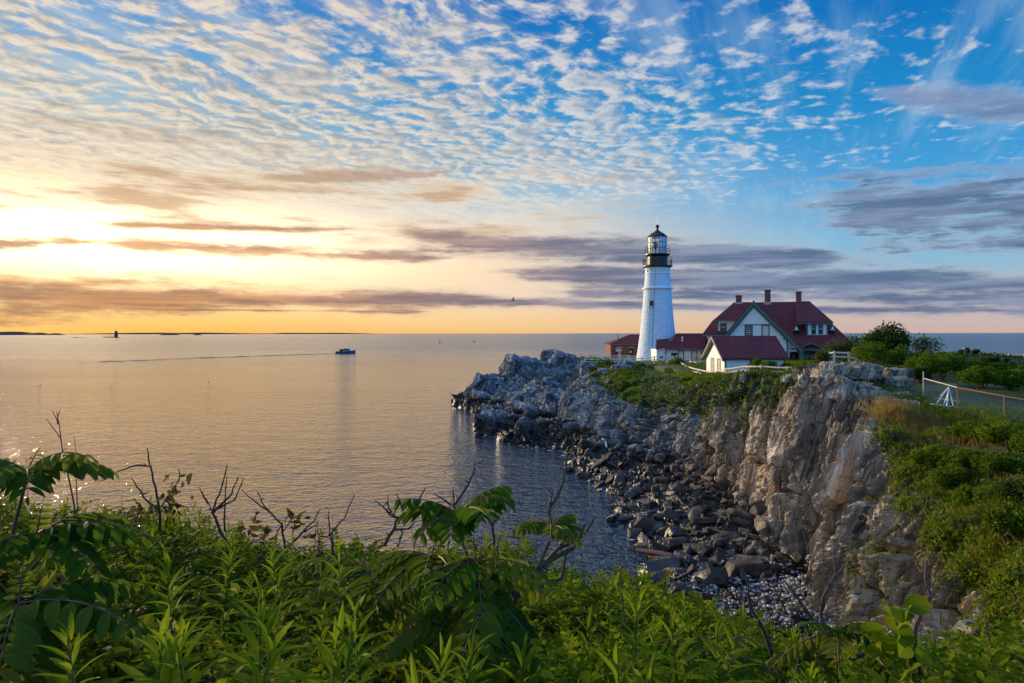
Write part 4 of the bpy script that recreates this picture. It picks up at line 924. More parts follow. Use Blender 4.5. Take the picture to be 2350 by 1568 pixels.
BP = at(1135, 1160, z=0); Bt = tag(empty('fishing_boat', BP, 0), 'small blue fishing boat heading right across the golden sea', 'boat')
m_hull = plain('blue_hull', (.012,.085,.19), .4, .1); m_cabin = plain('boat_cabin', (.06,.20,.30), .4, .1)
bx, by = BP.x, BP.y; hl = MB(); st = []
for i in range(13):
    u = i/12; x = bx-6.3+12.6*u; wd = 1.9*(1-max(0,(u-.55)/.45)**2.2)+.06; fb = 1.25+1.15*max(0,(u-.35)/.65)**1.6
    st.append([(x,by-wd,fb),(x+.0,by-wd*.8,-.3),(x,by+wd*.8,-.3),(x,by+wd,fb)])
o0 = 0
for r_ in st: hl.v += r_
for i in range(12):
    for k in range(4): hl.f.append((i*4+k,i*4+4+k,i*4+4+(k+1)%4,i*4+(k+1)%4))
hl.f += [(0,1,2,3),(48,51,50,49)]; hl.build('hull', m_hull, Bt)
MB().box(bx-1.0,bx+1.9,by-1.2,by+1.2,1.2,3.1).prism([(bx+1.9,by-1.2,1.2),(bx+3.0,by-1.0,1.5),(bx+2.0,by-1.2,3.1)], (0,2.2,0)).box(bx-1.2,bx+2.1,by-1.35,by+1.35,3.1,3.25).build('wheelhouse', m_cabin, Bt)
MB().box(bx-.6,bx+.4,by-1.25,by-1.19,2.1,2.8).box(bx+.7,bx+1.6,by-1.25,by-1.19,2.1,2.8).build('window', m_glass, Bt)
MB().box(bx-3.8,bx-1.5,by-1.1,by+1.1,1.5,2.9).build('trap_stack', m_dark, Bt); MB().box(bx-6.2,bx-1.4,by-1.95,by-1.85,1.0,1.5).box(bx+.6,bx+2.4,by-1.98,by-1.85,.2,1.1).build('rail', m_dark, Bt)
MB().path([(bx-.8,by,3.2),(bx-.8,by,4.3)], .05, 5).path([(bx+2.6,by,2.0),(bx+2.6,by,3.6)], .06, 5).box(bx+2.35,bx+2.85,by-.2,by+.2,3.4,3.7).build('mast', m_dark, Bt)
g = MB()
for k in range(4): g.path([(bx-6.2+k*.75,by-1.6,1.4),(bx-6.2+k*.75,by-1.6,3.4)], .035, 4)
g.path([(bx-6.2,by-1.6,3.4),(bx-3.9,by-1.6,3.4)], .04, 4); g.build('stern_frame', m_metal, Bt)
wk = []; rw = random.Random(5); V, F = [], []
for i in range(120):
    u = i/119; p0 = at(1103-790*u, 1160+27*u**1.1, z=0); off = rw.uniform(-1,1)*(1.2+14*u); ln = rw.uniform(2,7); wd = rw.uniform(.3,.8)*(1+1.0*u); hh = rw.uniform(.08,.26)
    o_ = len(V); cx_, cy_ = p0.x+rw.uniform(-2,2), p0.y+off
    V += [(cx_-ln,cy_,.0),(cx_,cy_-wd,-.02),(cx_+ln,cy_,.0),(cx_,cy_+wd,-.02),(cx_,cy_,hh)]; F += [(o_,o_+1,o_+4),(o_+1,o_+2,o_+4),(o_+2,o_+3,o_+4),(o_+3,o_,o_+4)]
tag(link('wake', npmesh('wake', V, F, m_sea, True)), 'dark rippled wake trailing left behind the fishing boat', 'wake', kind='stuff')
def buoy(x, Y, lb):
    p = at(x, 1100, Y=Y); p.z = 0; e = tag(empty('buoy', p), lb, 'buoy'); h = CAMZ-9+1.5*Y/FP
    MB().lathe([(.3,-.3),(1.0,0),(1.1,.8),(.5,1.2)], 10, (p.x,p.y)).build('float', m_gran, e); MB().path([(p.x,p.y,1.2),(p.x,p.y,h)], [.3,.15], 5).build('mast', m_gran, e)
buoy(1443, 900, 'dark channel buoy on the horizon between the boat and the lighthouse'); buoy(1556, 1000, 'dark buoy on the horizon just left of the lighthouse'); buoy(880, 1600, 'faint buoy on the horizon above the fishing boat')
m_bird = plain('dark_plumage', (.03,.03,.032), .8)
def bird(name, lb, loc, span, heading, up_l, up_r, cat, floating=False):
    e = tag(empty(name, loc, heading), lb, cat); l = Vector(loc); s = span
    body = MB().path([l+Vector((-.26*s,0,.0)),l+Vector((-.12*s,0,.02*s)),l+Vector((.08*s,0,.03*s)),l+Vector((.18*s,0,.05*s)),l+Vector((.24*s,0,.05*s)),l+Vector((.30*s,0,.04*s))], [.015*s,.055*s,.07*s,.04*s,.045*s,.008*s], 8).build('body', m_bird, e, True)
    if not floating:
        for sd, up in ((1,up_l),(-1,up_r)):
            w = MB(); a = l+Vector((.10*s,sd*.05*s,.05*s)); b_ = l+Vector((-.07*s,sd*.05*s,.05*s)); mid = Vector((.02*s,sd*.26*s*math.cos(up),.26*s*math.sin(up))); tip = Vector((-.10*s,sd*.5*s*math.cos(up*.8),.5*s*math.sin(up*.8)))
            w.prism([a, a+mid, l+Vector((0,0,.05*s))+tip, b_+mid*.95, b_], (0,0,.012*s)); w.build('wing', m_bird, e)
    return e
bird('flying_gull', 'gull in flight with one wing raised over the sea left of the lighthouse', at(1684,986,Y=110), 1.3, math.radians(200), 1.15, .12, 'bird')
bird('flying_seabird', 'dark seabird skimming the water, leftmost of the three', at(131,1266,Y=165), .9, .2, .8, .7, 'bird')
bird('flying_seabird', 'dark seabird skimming the water, rightmost of the three', at(684,1255,Y=175), .9, .1, .8, .6, 'bird')
p = at(363,1272,z=0); bird('swimming_duck', 'dark duck sitting on the water between two low flying seabirds', (p.x,p.y,.12), .9, .1, 0, 0, 'bird', True)

# ------------------------------------------------------------------ leaves
def leafmat(name, stops, trans=.45, rough=.65):
    m, nt, b = mat(name); g = nt.nodes.new('ShaderNodeNewGeometry'); oi = nt.nodes.new('ShaderNodeObjectInfo')
    r = M(nt, 'ADD', X(nt, g.outputs['Random Per Island'])*.65, X(nt, oi.outputs['Random'])*.35); c = ramp(r, stops)
    put(nt, c, b.inputs['Base Color']); b.inputs['Roughness'].default_value = rough; b.inputs['Specular IOR Level'].default_value = .06
    tl = nt.nodes.new('ShaderNodeBsdfTranslucent'); put(nt, mixc(.5, c, (.22,.30,.03), nt, 'ADD') if False else mixc(.35, c, (.20,.26,.02), nt), tl.inputs['Color'])
    mx = nt.nodes.new('ShaderNodeMixShader'); mx.inputs[0].default_value = trans
    nt.links.new(b.outputs[0], mx.inputs[1]); nt.links.new(tl.outputs[0], mx.inputs[2]); nt.links.new(mx.outputs[0], nt.nodes['Material Output'].inputs[0]); return m
m_bush = leafmat('bush_leaf', [(0,(.018,.050,.005)),(.35,(.050,.110,.008)),(.7,(.105,.175,.010)),(1,(.18,.23,.015))])
m_dkbush = leafmat('dark_bush_leaf', [(0,(.012,.032,.008)),(.5,(.024,.060,.012)),(1,(.050,.095,.016))])
m_brbush = leafmat('brown_bush_leaf', [(0,(.040,.040,.014)),(.5,(.070,.072,.018)),(1,(.12,.085,.030))])
m_cover = leafmat('ground_cover_leaf', [(0,(.034,.074,.005)),(.4,(.085,.145,.008)),(.75,(.160,.210,.010)),(.92,(.24,.24,.02)),(1,(.20,.11,.03))])
m_straw = leafmat('dry_grass', [(0,(.14,.13,.022)),(.5,(.30,.19,.055)),(.8,(.42,.25,.085)),(1,(.38,.17,.06))], .5)
m_grass = leafmat('green_grass', [(0,(.050,.085,.008)),(.6,(.11,.15,.012)),(1,(.22,.20,.03))], .5)
m_bark = plain('bark', (.055,.042,.035), .9, .4, 12)
def leaf_t(wd=.42, nseg=3, curl=.18, fold=.16):
    """one leaf along +x, length 1, as a strip of two halves"""
    V, F = [], []
    for i in range(nseg+1):
        u = i/nseg; w = wd*.5*(math.sin(math.pi*min(1, u*.92+.06))**.8 if 0 < i < nseg else .04); z = -curl*u*u
        V += [(u,-w,z+fold*w*2), (u,0,z), (u,w,z+fold*w*2)]
    for i in range(nseg):
        a = i*3; F += [(a,a+3,a+4,a+1),(a+1,a+4,a+5,a+2)]
    return np.array(V), np.array(F)
def spread(T, pos, dirs, ups, sc):
    V, F = T; d = dirs/np.linalg.norm(dirs, axis=1, keepdims=True); s = np.cross(ups, d); s /= np.linalg.norm(s, axis=1, keepdims=True)+1e-9; u = np.cross(d, s)
    W = pos[:,None,:]+sc[:,None,None]*(V[None,:,0:1]*d[:,None]+V[None,:,1:2]*s[:,None]+V[None,:,2:3]*u[:,None])
    n, k = len(pos), len(V); return W.reshape(-1,3), (F[None]+(np.arange(n)*k)[:,None,None]).reshape(-1, F.shape[1])
LF1 = (np.array([(0,0,0),(.5,-.28,.06),(1,0,-.08),(.5,.28,.06)]), np.array([(0,1,2,3)]))
def rdir(rng, n): v = rng.normal(size=(n,3)); return v/np.linalg.norm(v, axis=1, keepdims=True)
def crown_pts(rng, n, rad, lumps=9, hollow=.55):
    """leaf positions on a lumpy crown of several unequal boughs"""
    cs = rdir(rng, lumps)*np.array(rad)*rng.uniform(.30,.72,(lumps,1)); cs[:,2] = np.abs(cs[:,2])*.95-.1*rad[2]; rs = rng.uniform(.30,.55,lumps)*min(rad[0],rad[2]*1.1)
    k = rng.integers(lumps, size=n); d = rdir(rng, n); r = rs[k]*(hollow+(1-hollow)*rng.random(n)**.6)*rng.uniform(.85,1.18,n)
    P = cs[k]+d*r[:,None]*np.array([1.1,1.1,.85]); return P, d, cs, rs
def shrub(name, label, base, w, h, m, seed, leaf=.12, n=1500, cat='shrub', group=None, lumps=10, hollow=.5, stem=.05):
    leaf *= 1.3; n = int(n*1.25)
    rng = np.random.default_rng(seed); P, d, cs, rs = crown_pts(rng, n, (w*.5,w*.45,h*.55), lumps, hollow); P[:,2] += h*.45
    P[:,2] *= h/np.percentile(P[:,2], 97); P = P[P[:,2] > -.1]; n = len(P); dirs = d[:n]*.6+rdir(rng, n)*.8+np.array([0,0,.25]); V, F = spread(LF1, P, dirs, rdir(rng, n)+np.array([0,0,.8]), leaf*rng.uniform(.6,1.3,n))
    e = tag(empty(name, base), label, cat, group); link('foliage', npmesh('foliage', V, F, m), e); s = MB()
    for c in cs[:7]:
        q = Vector((c[0],c[1],c[2]+h*.45)); a = Vector(base)+Vector((c[0]*.15,c[1]*.15,-.2)); s.path([a, a.lerp(Vector(base)+q,.5)+Vector((0,0,.1*h)), Vector(base)+q], [stem,stem*.6,stem*.2], 5)
    s.build('branch', m_bark, e); return e
def on(x, Y): return (x-HX)/FP*Y
def bush(lb, x, ytop, Y, wpx, m, seed, gz=None, leaf=.13, n=1600, **k):
    X_ = on(x, Y); g = ground(X_, Y) if gz is None else gz; top = CAMZ-(ytop-HY)/FP*Y; return shrub(k.pop('name','bush'), lb, (X_, Y, g), wpx/FP*Y*1.12, max(top-g, .5), m, seed, leaf, n, **k)
bush('tall dark rounded tree standing against the sea right of the house', 2906, 1086, 60, 150, m_dkbush, 1, leaf=.19, n=5600, lumps=26, name='windblown_tree', cat='tree', stem=.12)
bush('sparse twiggy dark shrub right of the rounded tree', 3035, 1112, 60, 120, m_dkbush, 2, leaf=.14, n=1100, lumps=13, hollow=.75, stem=.07)
bush('brownish bush touching the right end of the house roof', 2750, 1126, 64, 110, m_brbush, 3, n=1500)
bush('dark green bush between the house and the rounded tree', 2812, 1112, 63, 130, m_dkbush, 4, n=1500)
bush('olive bush at the cliff top fence post', 2700, 1160, 62, 70, m_brbush, 5, n=1200)
bush('bright green bush in front of the rounded tree', 2866, 1134, 54, 150, m_bush, 6, n=1900)
bush('light green bush below the sparse shrub', 2955, 1146, 53, 150, m_bush, 7, n=1900)
bush('dark bush under the sparse twiggy shrub', 3030, 1158, 55, 90, m_dkbush, 8, n=1300)
bush('big rounded green bush behind the wire fence', 3085, 1174, 44, 230, m_bush, 9, leaf=.12, n=6500, lumps=30)
bush('dark flank bush leaning against the big rounded bush', 3015, 1215, 43, 100, m_dkbush, 10, n=1700)
bush('rounded bush on the lawn edge, left of a pair', 3212, 1216, 40, 140, m_bush, 11, leaf=.11, n=4200, lumps=24)
bush('rounded bush on the lawn edge, right of a pair', 3320, 1226, 39, 140, m_bush, 12, leaf=.11, n=4200, lumps=24)
bush('low dark bush on the skyline before the pedestal', 3105, 1164, 66, 80, m_dkbush, 13, n=1200)
bush('low dark bush on the skyline behind the pedestal', 3185, 1164, 67, 90, m_dkbush, 14, n=1300)
bush('trailing dark bush near the distant fence', 3255, 1180, 62, 110, m_dkbush, 15, n=1400)
bush('low scrub at the right edge of the view below the distant fence', 3340, 1212, 52, 130, m_dkbush, 16, n=1500)
for k, (x, yt, Y, w, m, lb) in enumerate(((3140,1186,56,110,m_bush,'green bush behind the big rounded bush'),(3195,1196,50,120,m_bush,'wide green bush between the skyline pedestal and the lawn'),(3255,1200,50,110,m_dkbush,'dark bush above the pair of lawn bushes'),(3315,1204,48,120,m_bush,'green bush right of the dark bush above the lawn pair'),(3365,1222,44,90,m_bush,'bush cut by the right edge of the view'))):
    bush(lb, x, yt, Y, w, m, 70+k, n=2200, lumps=16)
bush('bright bush against the side window of the white shed', 2478, 1184, 66, 42, m_cover, 17, n=900)
bush('bright bush near the right corner of the white shed', 2520, 1190, 63, 60, m_cover, 18, n=1000)
bush('low hedge like bush right of the white shed', 2580, 1198, 62, 80, m_bush, 19, n=1300)
bush('low bush between the shed and the flat slab', 2640, 1192, 58, 80, m_bush, 20, n=1300)
bush('olive bush leaning over the cliff edge left of the flat slab', 2672, 1205, 50, 70, m_brbush, 21, n=1300)
bush('round bush on the cliff edge below the shed window', 2560, 1232, 50, 90, m_bush, 22, gz=8.9, n=1500)
bush('yellow green bush at the cliff edge below the white fence', 2490, 1246, 52, 90, m_cover, 23, gz=8.6, n=1400)
bush('dark bush at the cliff edge left of the yellow green bush', 2410, 1256, 55, 90, m_bush, 24, gz=8.4, n=1400)
for k, (x, yt, Y, w, m, lb) in enumerate(((1945,1196,108,60,m_bush,'low green bush at the left end of the slope fence'),(1990,1186,110,70,m_dkbush,'dark rounded bush in front of the brick building'),(2050,1198,104,70,m_bush,'green bush right of the dark bush below the brick building'),(2105,1196,102,80,m_bush,'wide bush below the left side of the lighthouse'),
    (2160,1196,98,80,m_cover,'yellow green bush below the right side of the lighthouse'),(2218,1180,98,56,m_cover,'bright lime bush before the annex windows'),(2090,1232,90,110,m_dkbush,'dark spreading juniper in the middle of the green slope'),(2200,1224,84,110,m_bush,'green thicket on the slope left of the white fence'),(2262,1244,74,90,m_bush,'leafy bush where the slope meets the cliff'),(2300,1252,68,70,m_cover,'small bright bush under the shed gable fence'))):
    gz = CAMZ-(yt+48-HY)/FP*Y; bush(lb, x, yt, Y, w, m, 40+k, gz=gz, leaf=.20, n=1300)
# ground cover on the slopes
rng = np.random.default_rng(11)
cand = np.argwhere(VEG > .42); cp = CL[cand[:,0],cand[:,1]]; cn = nd[cand[:,0],cand[:,1]]
AR = np.linalg.norm(np.cross(np.gradient(CL, axis=0).reshape(-1,3), np.gradient(CL, axis=1).reshape(-1,3)), axis=1).reshape(ns, ntt)[cand[:,0],cand[:,1]]; AR = np.minimum(AR, np.percentile(AR, 97))
far_ = cp[:,1] > 34; mid_ = (cp[:,1] <= 34) & (cp[:,1] > 13.5) & (cp[:,0] > .55*cp[:,1]-2)
def cover(name, sel, n, size, m, lb, hmax, T=LF1, flat=.6, patch=None, cat='ground cover', flip=False):
    q = np.where(sel)[0]
    if patch is not None:
        pv = fbm(cp[q]*.35, 3, 91); q = q[(pv > patch) if not flip else (pv < patch)]
    w_ = AR[q]/cp[q,1]**1.3; ix = rng.choice(q, n, p=w_/w_.sum()); P = cp[ix]+rng.normal(0, .12, (n,3))+cn[ix]*rng.random(n)[:,None]*hmax*np.where((cand[ix,1] > 245) & (cp[ix,1] > 34), .3, 1)[:,None]*(.4+1.1*fbm(cp[ix]*.9, 3, 77))[:,None]
    d = rdir(rng, n)+cn[ix]*flat; V, F = spread(T, P, d, cn[ix]+rdir(rng, n)*.6, size*rng.uniform(.6,1.35,n)*(1 if sel is mid_ else cp[ix,1]/70)); tag(link(name, npmesh(name, V, F, m)), lb, cat, kind='stuff')
BLD = (np.array([(0,-.018,0),(0,.018,0),(.5,.016,.0),(.5,-.016,.0),(1,.003,-.22),(1,-.003,-.22)]), np.array([(0,1,2,3),(3,2,4,5)]))
cover('slope_foliage', far_, 60000, .26, m_bush, 'dense green scrub covering the slope below the lighthouse', .55)
cover('cliff_top_weeds', far_, 22000, .22, m_cover, 'yellow green weeds along the cliff top and in the cliff joints', .4)
cover('bank_foliage', mid_, 110000, .15, m_cover, 'leafy green scrub on the near bank at the right', .7, patch=.34)
cover('bank_undergrowth', mid_, 20000, .075, m_dkbush, 'dark low leaves between the scrub on the near bank', .3)
cover('bank_grass', mid_, 22000, .32, m_grass, 'green and straw grass on the near bank', .05, BLD, 2.2, .46, 'grass', True)
cover('bank_dry_grass', mid_, 16000, .42, m_straw, 'dry golden grass on the near bank', .05, BLD, 2.4, .45, 'grass', True)
_c = CL[::2, ::2].reshape(-1,3); _c = _c[(_c[:,1] > 12) & (_c[:,1] < 42) & (_c[:,0] > 6)]
def surf(xs, ys):
    xs = np.asarray(xs, float); ys = np.asarray(ys, float); r = plateau(xs, ys)
    for k in range(0, len(xs), 2000):
        d2 = (xs[k:k+2000,None]-_c[None,:,0])**2+(ys[k:k+2000,None]-_c[None,:,1])**2; j = d2.argmin(1); m_ = d2[np.arange(len(j)), j] < .35**2; r[k:k+2000] = np.where(m_, _c[j,2], r[k:k+2000])
    return r
def patch(name, pts, n, size, m, lb, T, spread_xy, up, cat, hmax=.05):
    c = np.array([tuple(p) for p in pts]); ix = rng.integers(len(c), size=n); P = c[ix]+rng.normal(0,1,(n,3))*np.array([spread_xy[0],spread_xy[1],0]); P[:,2] = (surf if c[:,1].mean() < 36 else plateau)(P[:,0], P[:,1])+rng.random(n)*hmax
    V, F = spread(T, P, rdir(rng, n)+np.array([0,0,up]), rdir(rng, n)+np.array([0,0,.5]), size*rng.uniform(.6,1.3,n)); tag(link(name, npmesh(name, V, F, m)), lb, cat, kind='stuff')
patch('golden_grass', [at(x, y, Y=Y) for x, y, Y in ((2905,1370,30.8),(2930,1390,30),(2960,1365,31),(3000,1400,29.5),(3060,1410,28.6),(3110,1430,27.5))], 9000, .42, m_straw, 'tall golden grass at the cliff top beside the wire fence', BLD, (.55,.9), 2.6, 'grass')
patch('fence_weeds', [at(x, y, Y=Y) for x, y, Y in ((3010,1330,33),(3060,1370,30.5),(3150,1380,29.5),(3230,1385,28.5),(3310,1400,27),(3400,1420,26))], 9000, .10, m_cover, 'green weeds along the foot of the wire fence', LF1, (.8,.7), .6, 'weeds', .45)
gx_ = np.array([(on(x,Y),Y) for x, Y in zip(rng.uniform(2640,3600,900), rng.uniform(38,98,900))])
patch('headland_scrub', [(a,b_,0) for a, b_ in gx_ if not (a > 20 and b_ < 44 and a < 34)], 40000, .18, m_dkbush, 'low dark scrub over the top of the headland', LF1, (1.2,1.2), .5, 'scrub', .28)
patch('lawn_grass', [(on(x,Y),Y,0) for x, Y in zip(rng.uniform(3060,3420,300), rng.uniform(30,40,300))], 16000, .10, m_grass, 'short mown grass of the lawn behind the wire fence', BLD, (.5,.5), 2.0, 'grass')
patch('shed_grass', [(on(x,Y),Y,0) for x, Y in zip(rng.uniform(2240,2700,300), rng.uniform(58,100,300))], 14000, .22, m_grass, 'short grass around the shed and below the house', LF1, (1,1), 1.0, 'grass', .1)
for k, (x, yt, Y, w, m, lb) in enumerate(((3075,1408,27.5,150,m_cover,'leafy yellow green bush below the white stand'),(3185,1405,26.5,170,m_bush,'green bush below the middle post of the wire fence'),(3300,1392,25,190,m_cover,'bright leafy bush under the right end of the wire fence'),(3385,1420,23,190,m_bush,'dense bush at the right edge below the wire fence'),
    (3050,1490,25,150,m_cover,'low bright bush on the brink of the near bank'),(3165,1500,24,190,m_cover,'broad yellow green bush in the middle of the near bank'),(3290,1500,22,210,m_bush,'dark leafy bush in the middle right of the near bank'),(3360,1600,19.5,200,m_dkbush,'dark bush at the right edge of the near bank'),
    (3110,1590,23,150,m_cover,'small bright bush above the broken rocks of the near bank'),(3225,1620,20.5,190,m_cover,'yellow green bush low on the near bank'),(3320,1720,17.8,200,m_cover,'lowest leafy bush on the near bank at the right'))):
    X_ = on(x, Y); g_ = float(surf([X_], [Y])[0]); hh = max(.75, CAMZ-(yt-HY)/FP*Y-g_); hh = min(hh, 1.35); shrub('bush', lb, (X_, Y, g_-.1), w/FP*Y*1.25, hh, m, 90+k, .085, 2600, lumps=18)
patch('bank_tall_grass', [at(x, y, Y=Y) for x, y, Y in ((2985,1500,26),(3010,1580,24.5),(3060,1650,22.5),(3130,1700,20.8),(3200,1760,19.3),(3270,1830,17.5),(3330,1800,17))], 9000, .30, m_grass, 'yellowing tall grass along the edge of the near bank', BLD, (.6,.8), 2.4, 'grass')
# wire fence, white frame, pedestal
fp = [at(3030,1326,Y=33), at(3142,1352,Y=30), at(3296,1392,Y=27), at(3520,1440,Y=24.5)]; WF = tag(empty('wire_fence', fp[0]), 'chain link fence with rusty top rail and posts on the right slope', 'fence')
ht = [1.22,1.05,1.08,1.1]
for p, h, e in zip(fp, (1.55,1.1,1.12,1.12), (m_metal,m_rust,m_rust,m_rust)): MB().path([p-Vector((0,0,.3)), p+Vector((0,0,h))], .032, 8).build('post', e, WF)
for i in range(3):
    a, c = fp[i]+Vector((0,0,ht[i])), fp[i+1]+Vector((0,0,ht[i+1])); MB().path([a, c], .022, 7).build('top_rail', m_wood if i == 0 else m_rust, WF)
    g = MB(); L = (fp[i+1]-fp[i]).length; n = int(L/.11); Hh = 1.0
    for k in range(-int(Hh/.11), n):
        for sg in (1,-1):
            q = []
            u0, u1 = k*.11/L, (k*.11+Hh)/L
            z0, z1 = 0, 1
            if u0 < 0: z0 = -u0/(u1-u0); u0 = 0
            if u1 > 1: z1 = 1-(u1-1)/(u1-u0); u1 = 1
            if u1 <= u0: continue
            za, zb = (z0,z1) if sg > 0 else (1-z0,1-z1)
            g.path([fp[i].lerp(fp[i+1],u0)+Vector((0,0,.06+za*(ht[i]-.08))), fp[i].lerp(fp[i+1],u1)+Vector((0,0,.06+zb*(ht[i]-.08)))], .0026, 3, False)
    g.build('chain_link', m_metal, WF)
AF = tag(empty('survey_stand', at(3100,1335,Y=31.5)), 'white painted four legged stand behind the wire fence', 'stand'); ap = at(3113,1272,Y=31.3)
b0, b1, b2, b3 = at(3053,1327,Y=31), at(3150,1340,Y=30.6), at(3068,1308,Y=32.3), at(3150,1320,Y=32.0)
for a, c in ((b0,b1),(b2,b3)): MB().path([a, c], .022, 7).build('base_rail', m_white, AF)
for q in (b0.lerp(b1,.18), b0.lerp(b1,.78), b2.lerp(b3,.1), b2.lerp(b3,.72)): MB().path([q, ap], .016, 6).build('leg', m_white, AF)
mm = b0.lerp(b1,.55); MB().path([mm, ap], .03, 4).path([mm+Vector((-.09,.05,.1)), ap-Vector((.05,0,.3))], .016, 4).build('centre_strut', m_white, AF)
pd = at(3169,1166,Y=66); PD = tag(empty('viewer_pedestal', pd), 'dark pedestal with a flat head on the skyline at the right', 'pedestal')
MB().path([pd-Vector((0,0,.3)), pd+Vector((0,0,.55))], .14, 8).build('post', m_dark, PD); MB().box(pd.x-.22,pd.x+.22,pd.y-.2,pd.y+.2,pd.z+.55,pd.z+.72).build('head', m_dark, PD)
vp = at(2212,1183,Y=104); VP = tag(empty('viewing_scope', vp), 'dark coin operated viewer on a post near the annex', 'viewer')
MB().path([vp-Vector((0,0,.6)), vp+Vector((0,0,.7))], .07, 6).build('post', m_dark, VP); MB().box(vp.x-.5,vp.x+.45,vp.y-.2,vp.y+.2,vp.z+.7,vp.z+1.15).build('head', m_dark, VP)

# ------------------------------------------------------------------ thicket in front of the camera
def canopy(x, y):
    s = x/np.maximum(y, .3); k = np.interp(s, [-.75,-.5,-.2,0,.2,.45,.7], [.15,.165,.215,.25,.285,.415,.43])
    P = np.stack([x*.9, y*.9, x*0], 1)
    return 12.02-k*(y-1.9)+(fbm(P, 3, 8)-.5)*.55+(fbm(P*2.7, 2, 9)-.5)*.22
def edge_y(x, y):
    s = x/np.maximum(y, .3); return np.interp(s, [-.9,-.3,.0,.2,.45,.9], [6.6,6.2,5.6,4.9,4.0,3.6])
rng = np.random.default_rng(21)
def fg_points(n, ymin=1.25, p=1.0, smin=-.86, smax=.86):
    y = ymin+(6.6-ymin)*rng.random(n*3)**p; s = rng.uniform(smin, smax, n*3); x = s*y; k = y < edge_y(x, y); return x[k][:n], y[k][:n]
m_under = leafmat('thicket_leaf', [(0,(.014,.032,.002)),(.4,(.046,.080,.004)),(.75,(.120,.160,.006)),(.93,(.22,.23,.012)),(.96,(.13,.07,.02)),(1,(.16,.10,.03))], .5)
m_rose = leafmat('rose_leaf', [(0,(.050,.090,.003)),(.5,(.160,.220,.005)),(1,(.34,.36,.012))], .55)
m_gold = leafmat('goldenrod_leaf', [(0,(.060,.105,.004)),(.35,(.140,.215,.006)),(.7,(.225,.285,.008)),(.93,(.38,.38,.015)),(.97,(.16,.09,.02)),(1,(.22,.14,.03))], .55)
m_sumac = leafmat('sumac_leaf', [(0,(.026,.066,.006)),(.6,(.062,.132,.008)),(1,(.12,.18,.010))], .55)
m_sumac_y = leafmat('young_sumac_leaf', [(0,(.075,.125,.010)),(.6,(.16,.17,.016)),(1,(.22,.13,.02))], .55)
m_twig = plain('dead_twig', (.050,.028,.016), .9, .4, 20); m_stem = plain('green_stem', (.060,.075,.020), .7, .3, 10); m_red = plain('red_stalk', (.12,.035,.030), .6, .3, 10); m_ggrey = plain('grey_stem', (.085,.050,.030), .85, .3, 15)
LT = leaf_t(.5, 3, .25, .14); LTn = leaf_t(.62, 3, .15, .10)
# dark interior of the thicket
xs_, ys_ = np.linspace(-7.5, 6.5, 90), np.linspace(.2, 6.6, 60); gx2, gy2 = np.meshgrid(xs_, ys_); fx, fy = gx2.ravel(), gy2.ravel()
e_ = edge_y(fx, fy); fz = canopy(fx, fy)-.42-np.clip(fy-(e_-.9), 0, 3)**1.3*1.6-(fy < 1.3)*.35
ii = np.arange(fx.size).reshape(60, 90); F = np.stack([ii[:-1,:-1].ravel(), ii[:-1,1:].ravel(), ii[1:,1:].ravel(), ii[1:,:-1].ravel()], 1)
tag(link('bluff', npmesh('bluff', np.stack([fx,fy,fz],1), F, m_soil, True)), kind='structure')
def under(name, n, size, m, depth, lb, T, p, smin=-.86, smax=.86, lift=0.0, ymin=1.3, updir=.5):
    x, y = fg_points(n, ymin, p, smin, smax); n = len(x); z = canopy(x, y)-depth*rng.random(n)**1.3+lift-np.clip(y-(edge_y(x,y)-.5), 0, 1)*.5
    V, F = spread(T, np.stack([x,y,z],1), rdir(rng, n)*np.array([1,1,.5])+np.array([0,-.15,.12]), rdir(rng, n)*.45+np.array([0,-.15,updir]), size*rng.uniform(.6,1.3,n)); tag(link(name, npmesh(name, V, F, m)), lb, 'undergrowth', kind='stuff')
under('thicket_leaves', 30000, .062, m_under, .55, 'dense dark green undergrowth of the near bluff', LT, .8)
under('broad_leaves', 3000, .085, m_under, .30, 'broad drooping leaves in the undergrowth of the near bluff', LTn, .75, lift=.02)
# small leaved rose sprays: clusters of leaflets on arching tips
def sprays(name, n, smin, smax, m, lb, p, lift, ln=.20, lf=.036):
    x, y = fg_points(n, 1.6, p, smin, smax); n = len(x); z = canopy(x, y)-.08+lift*rng.random(n)-np.clip(y-(edge_y(x,y)-.4), 0, 1)*.35
    dr = rdir(rng, n)*np.array([1,1,.25]); dr[:,2] = np.abs(dr[:,2])+.35; dr /= np.linalg.norm(dr, axis=1, keepdims=True); Pp, Dd, Uu, Ss = [], [], [], []
    sd = np.cross(dr, np.array([0,0,1.0])); sd /= np.linalg.norm(sd, axis=1, keepdims=True)+1e-9; up = np.cross(sd, dr)
    for i in range(7):
        u = i/6; P = np.stack([x,y,z],1)+dr*(ln*u)+np.array([0,0,-.05])*u*u
        for sg in (1,-1): Pp.append(P); Dd.append(sd*sg+dr*.55+rdir(rng, n)*.25); Uu.append(up+rdir(rng, n)*.3); Ss.append(lf*(1-.35*abs(u-.4))*rng.uniform(.8,1.25,n))
    V, F = spread(LTn, np.concatenate(Pp), np.concatenate(Dd), np.concatenate(Uu), np.concatenate(Ss)); tag(link(name, npmesh(name, V, F, m)), lb, 'undergrowth', kind='stuff')
sprays('rose_sprays', 1500, -.12, .86, m_rose, 'bright green small leaved rose shoots over the near bluff at the right', .7, .12)
sprays('bramble_sprays', 800, -.86, .0, m_under, 'dark small leaved shoots over the near bluff at the left', .7, .10)

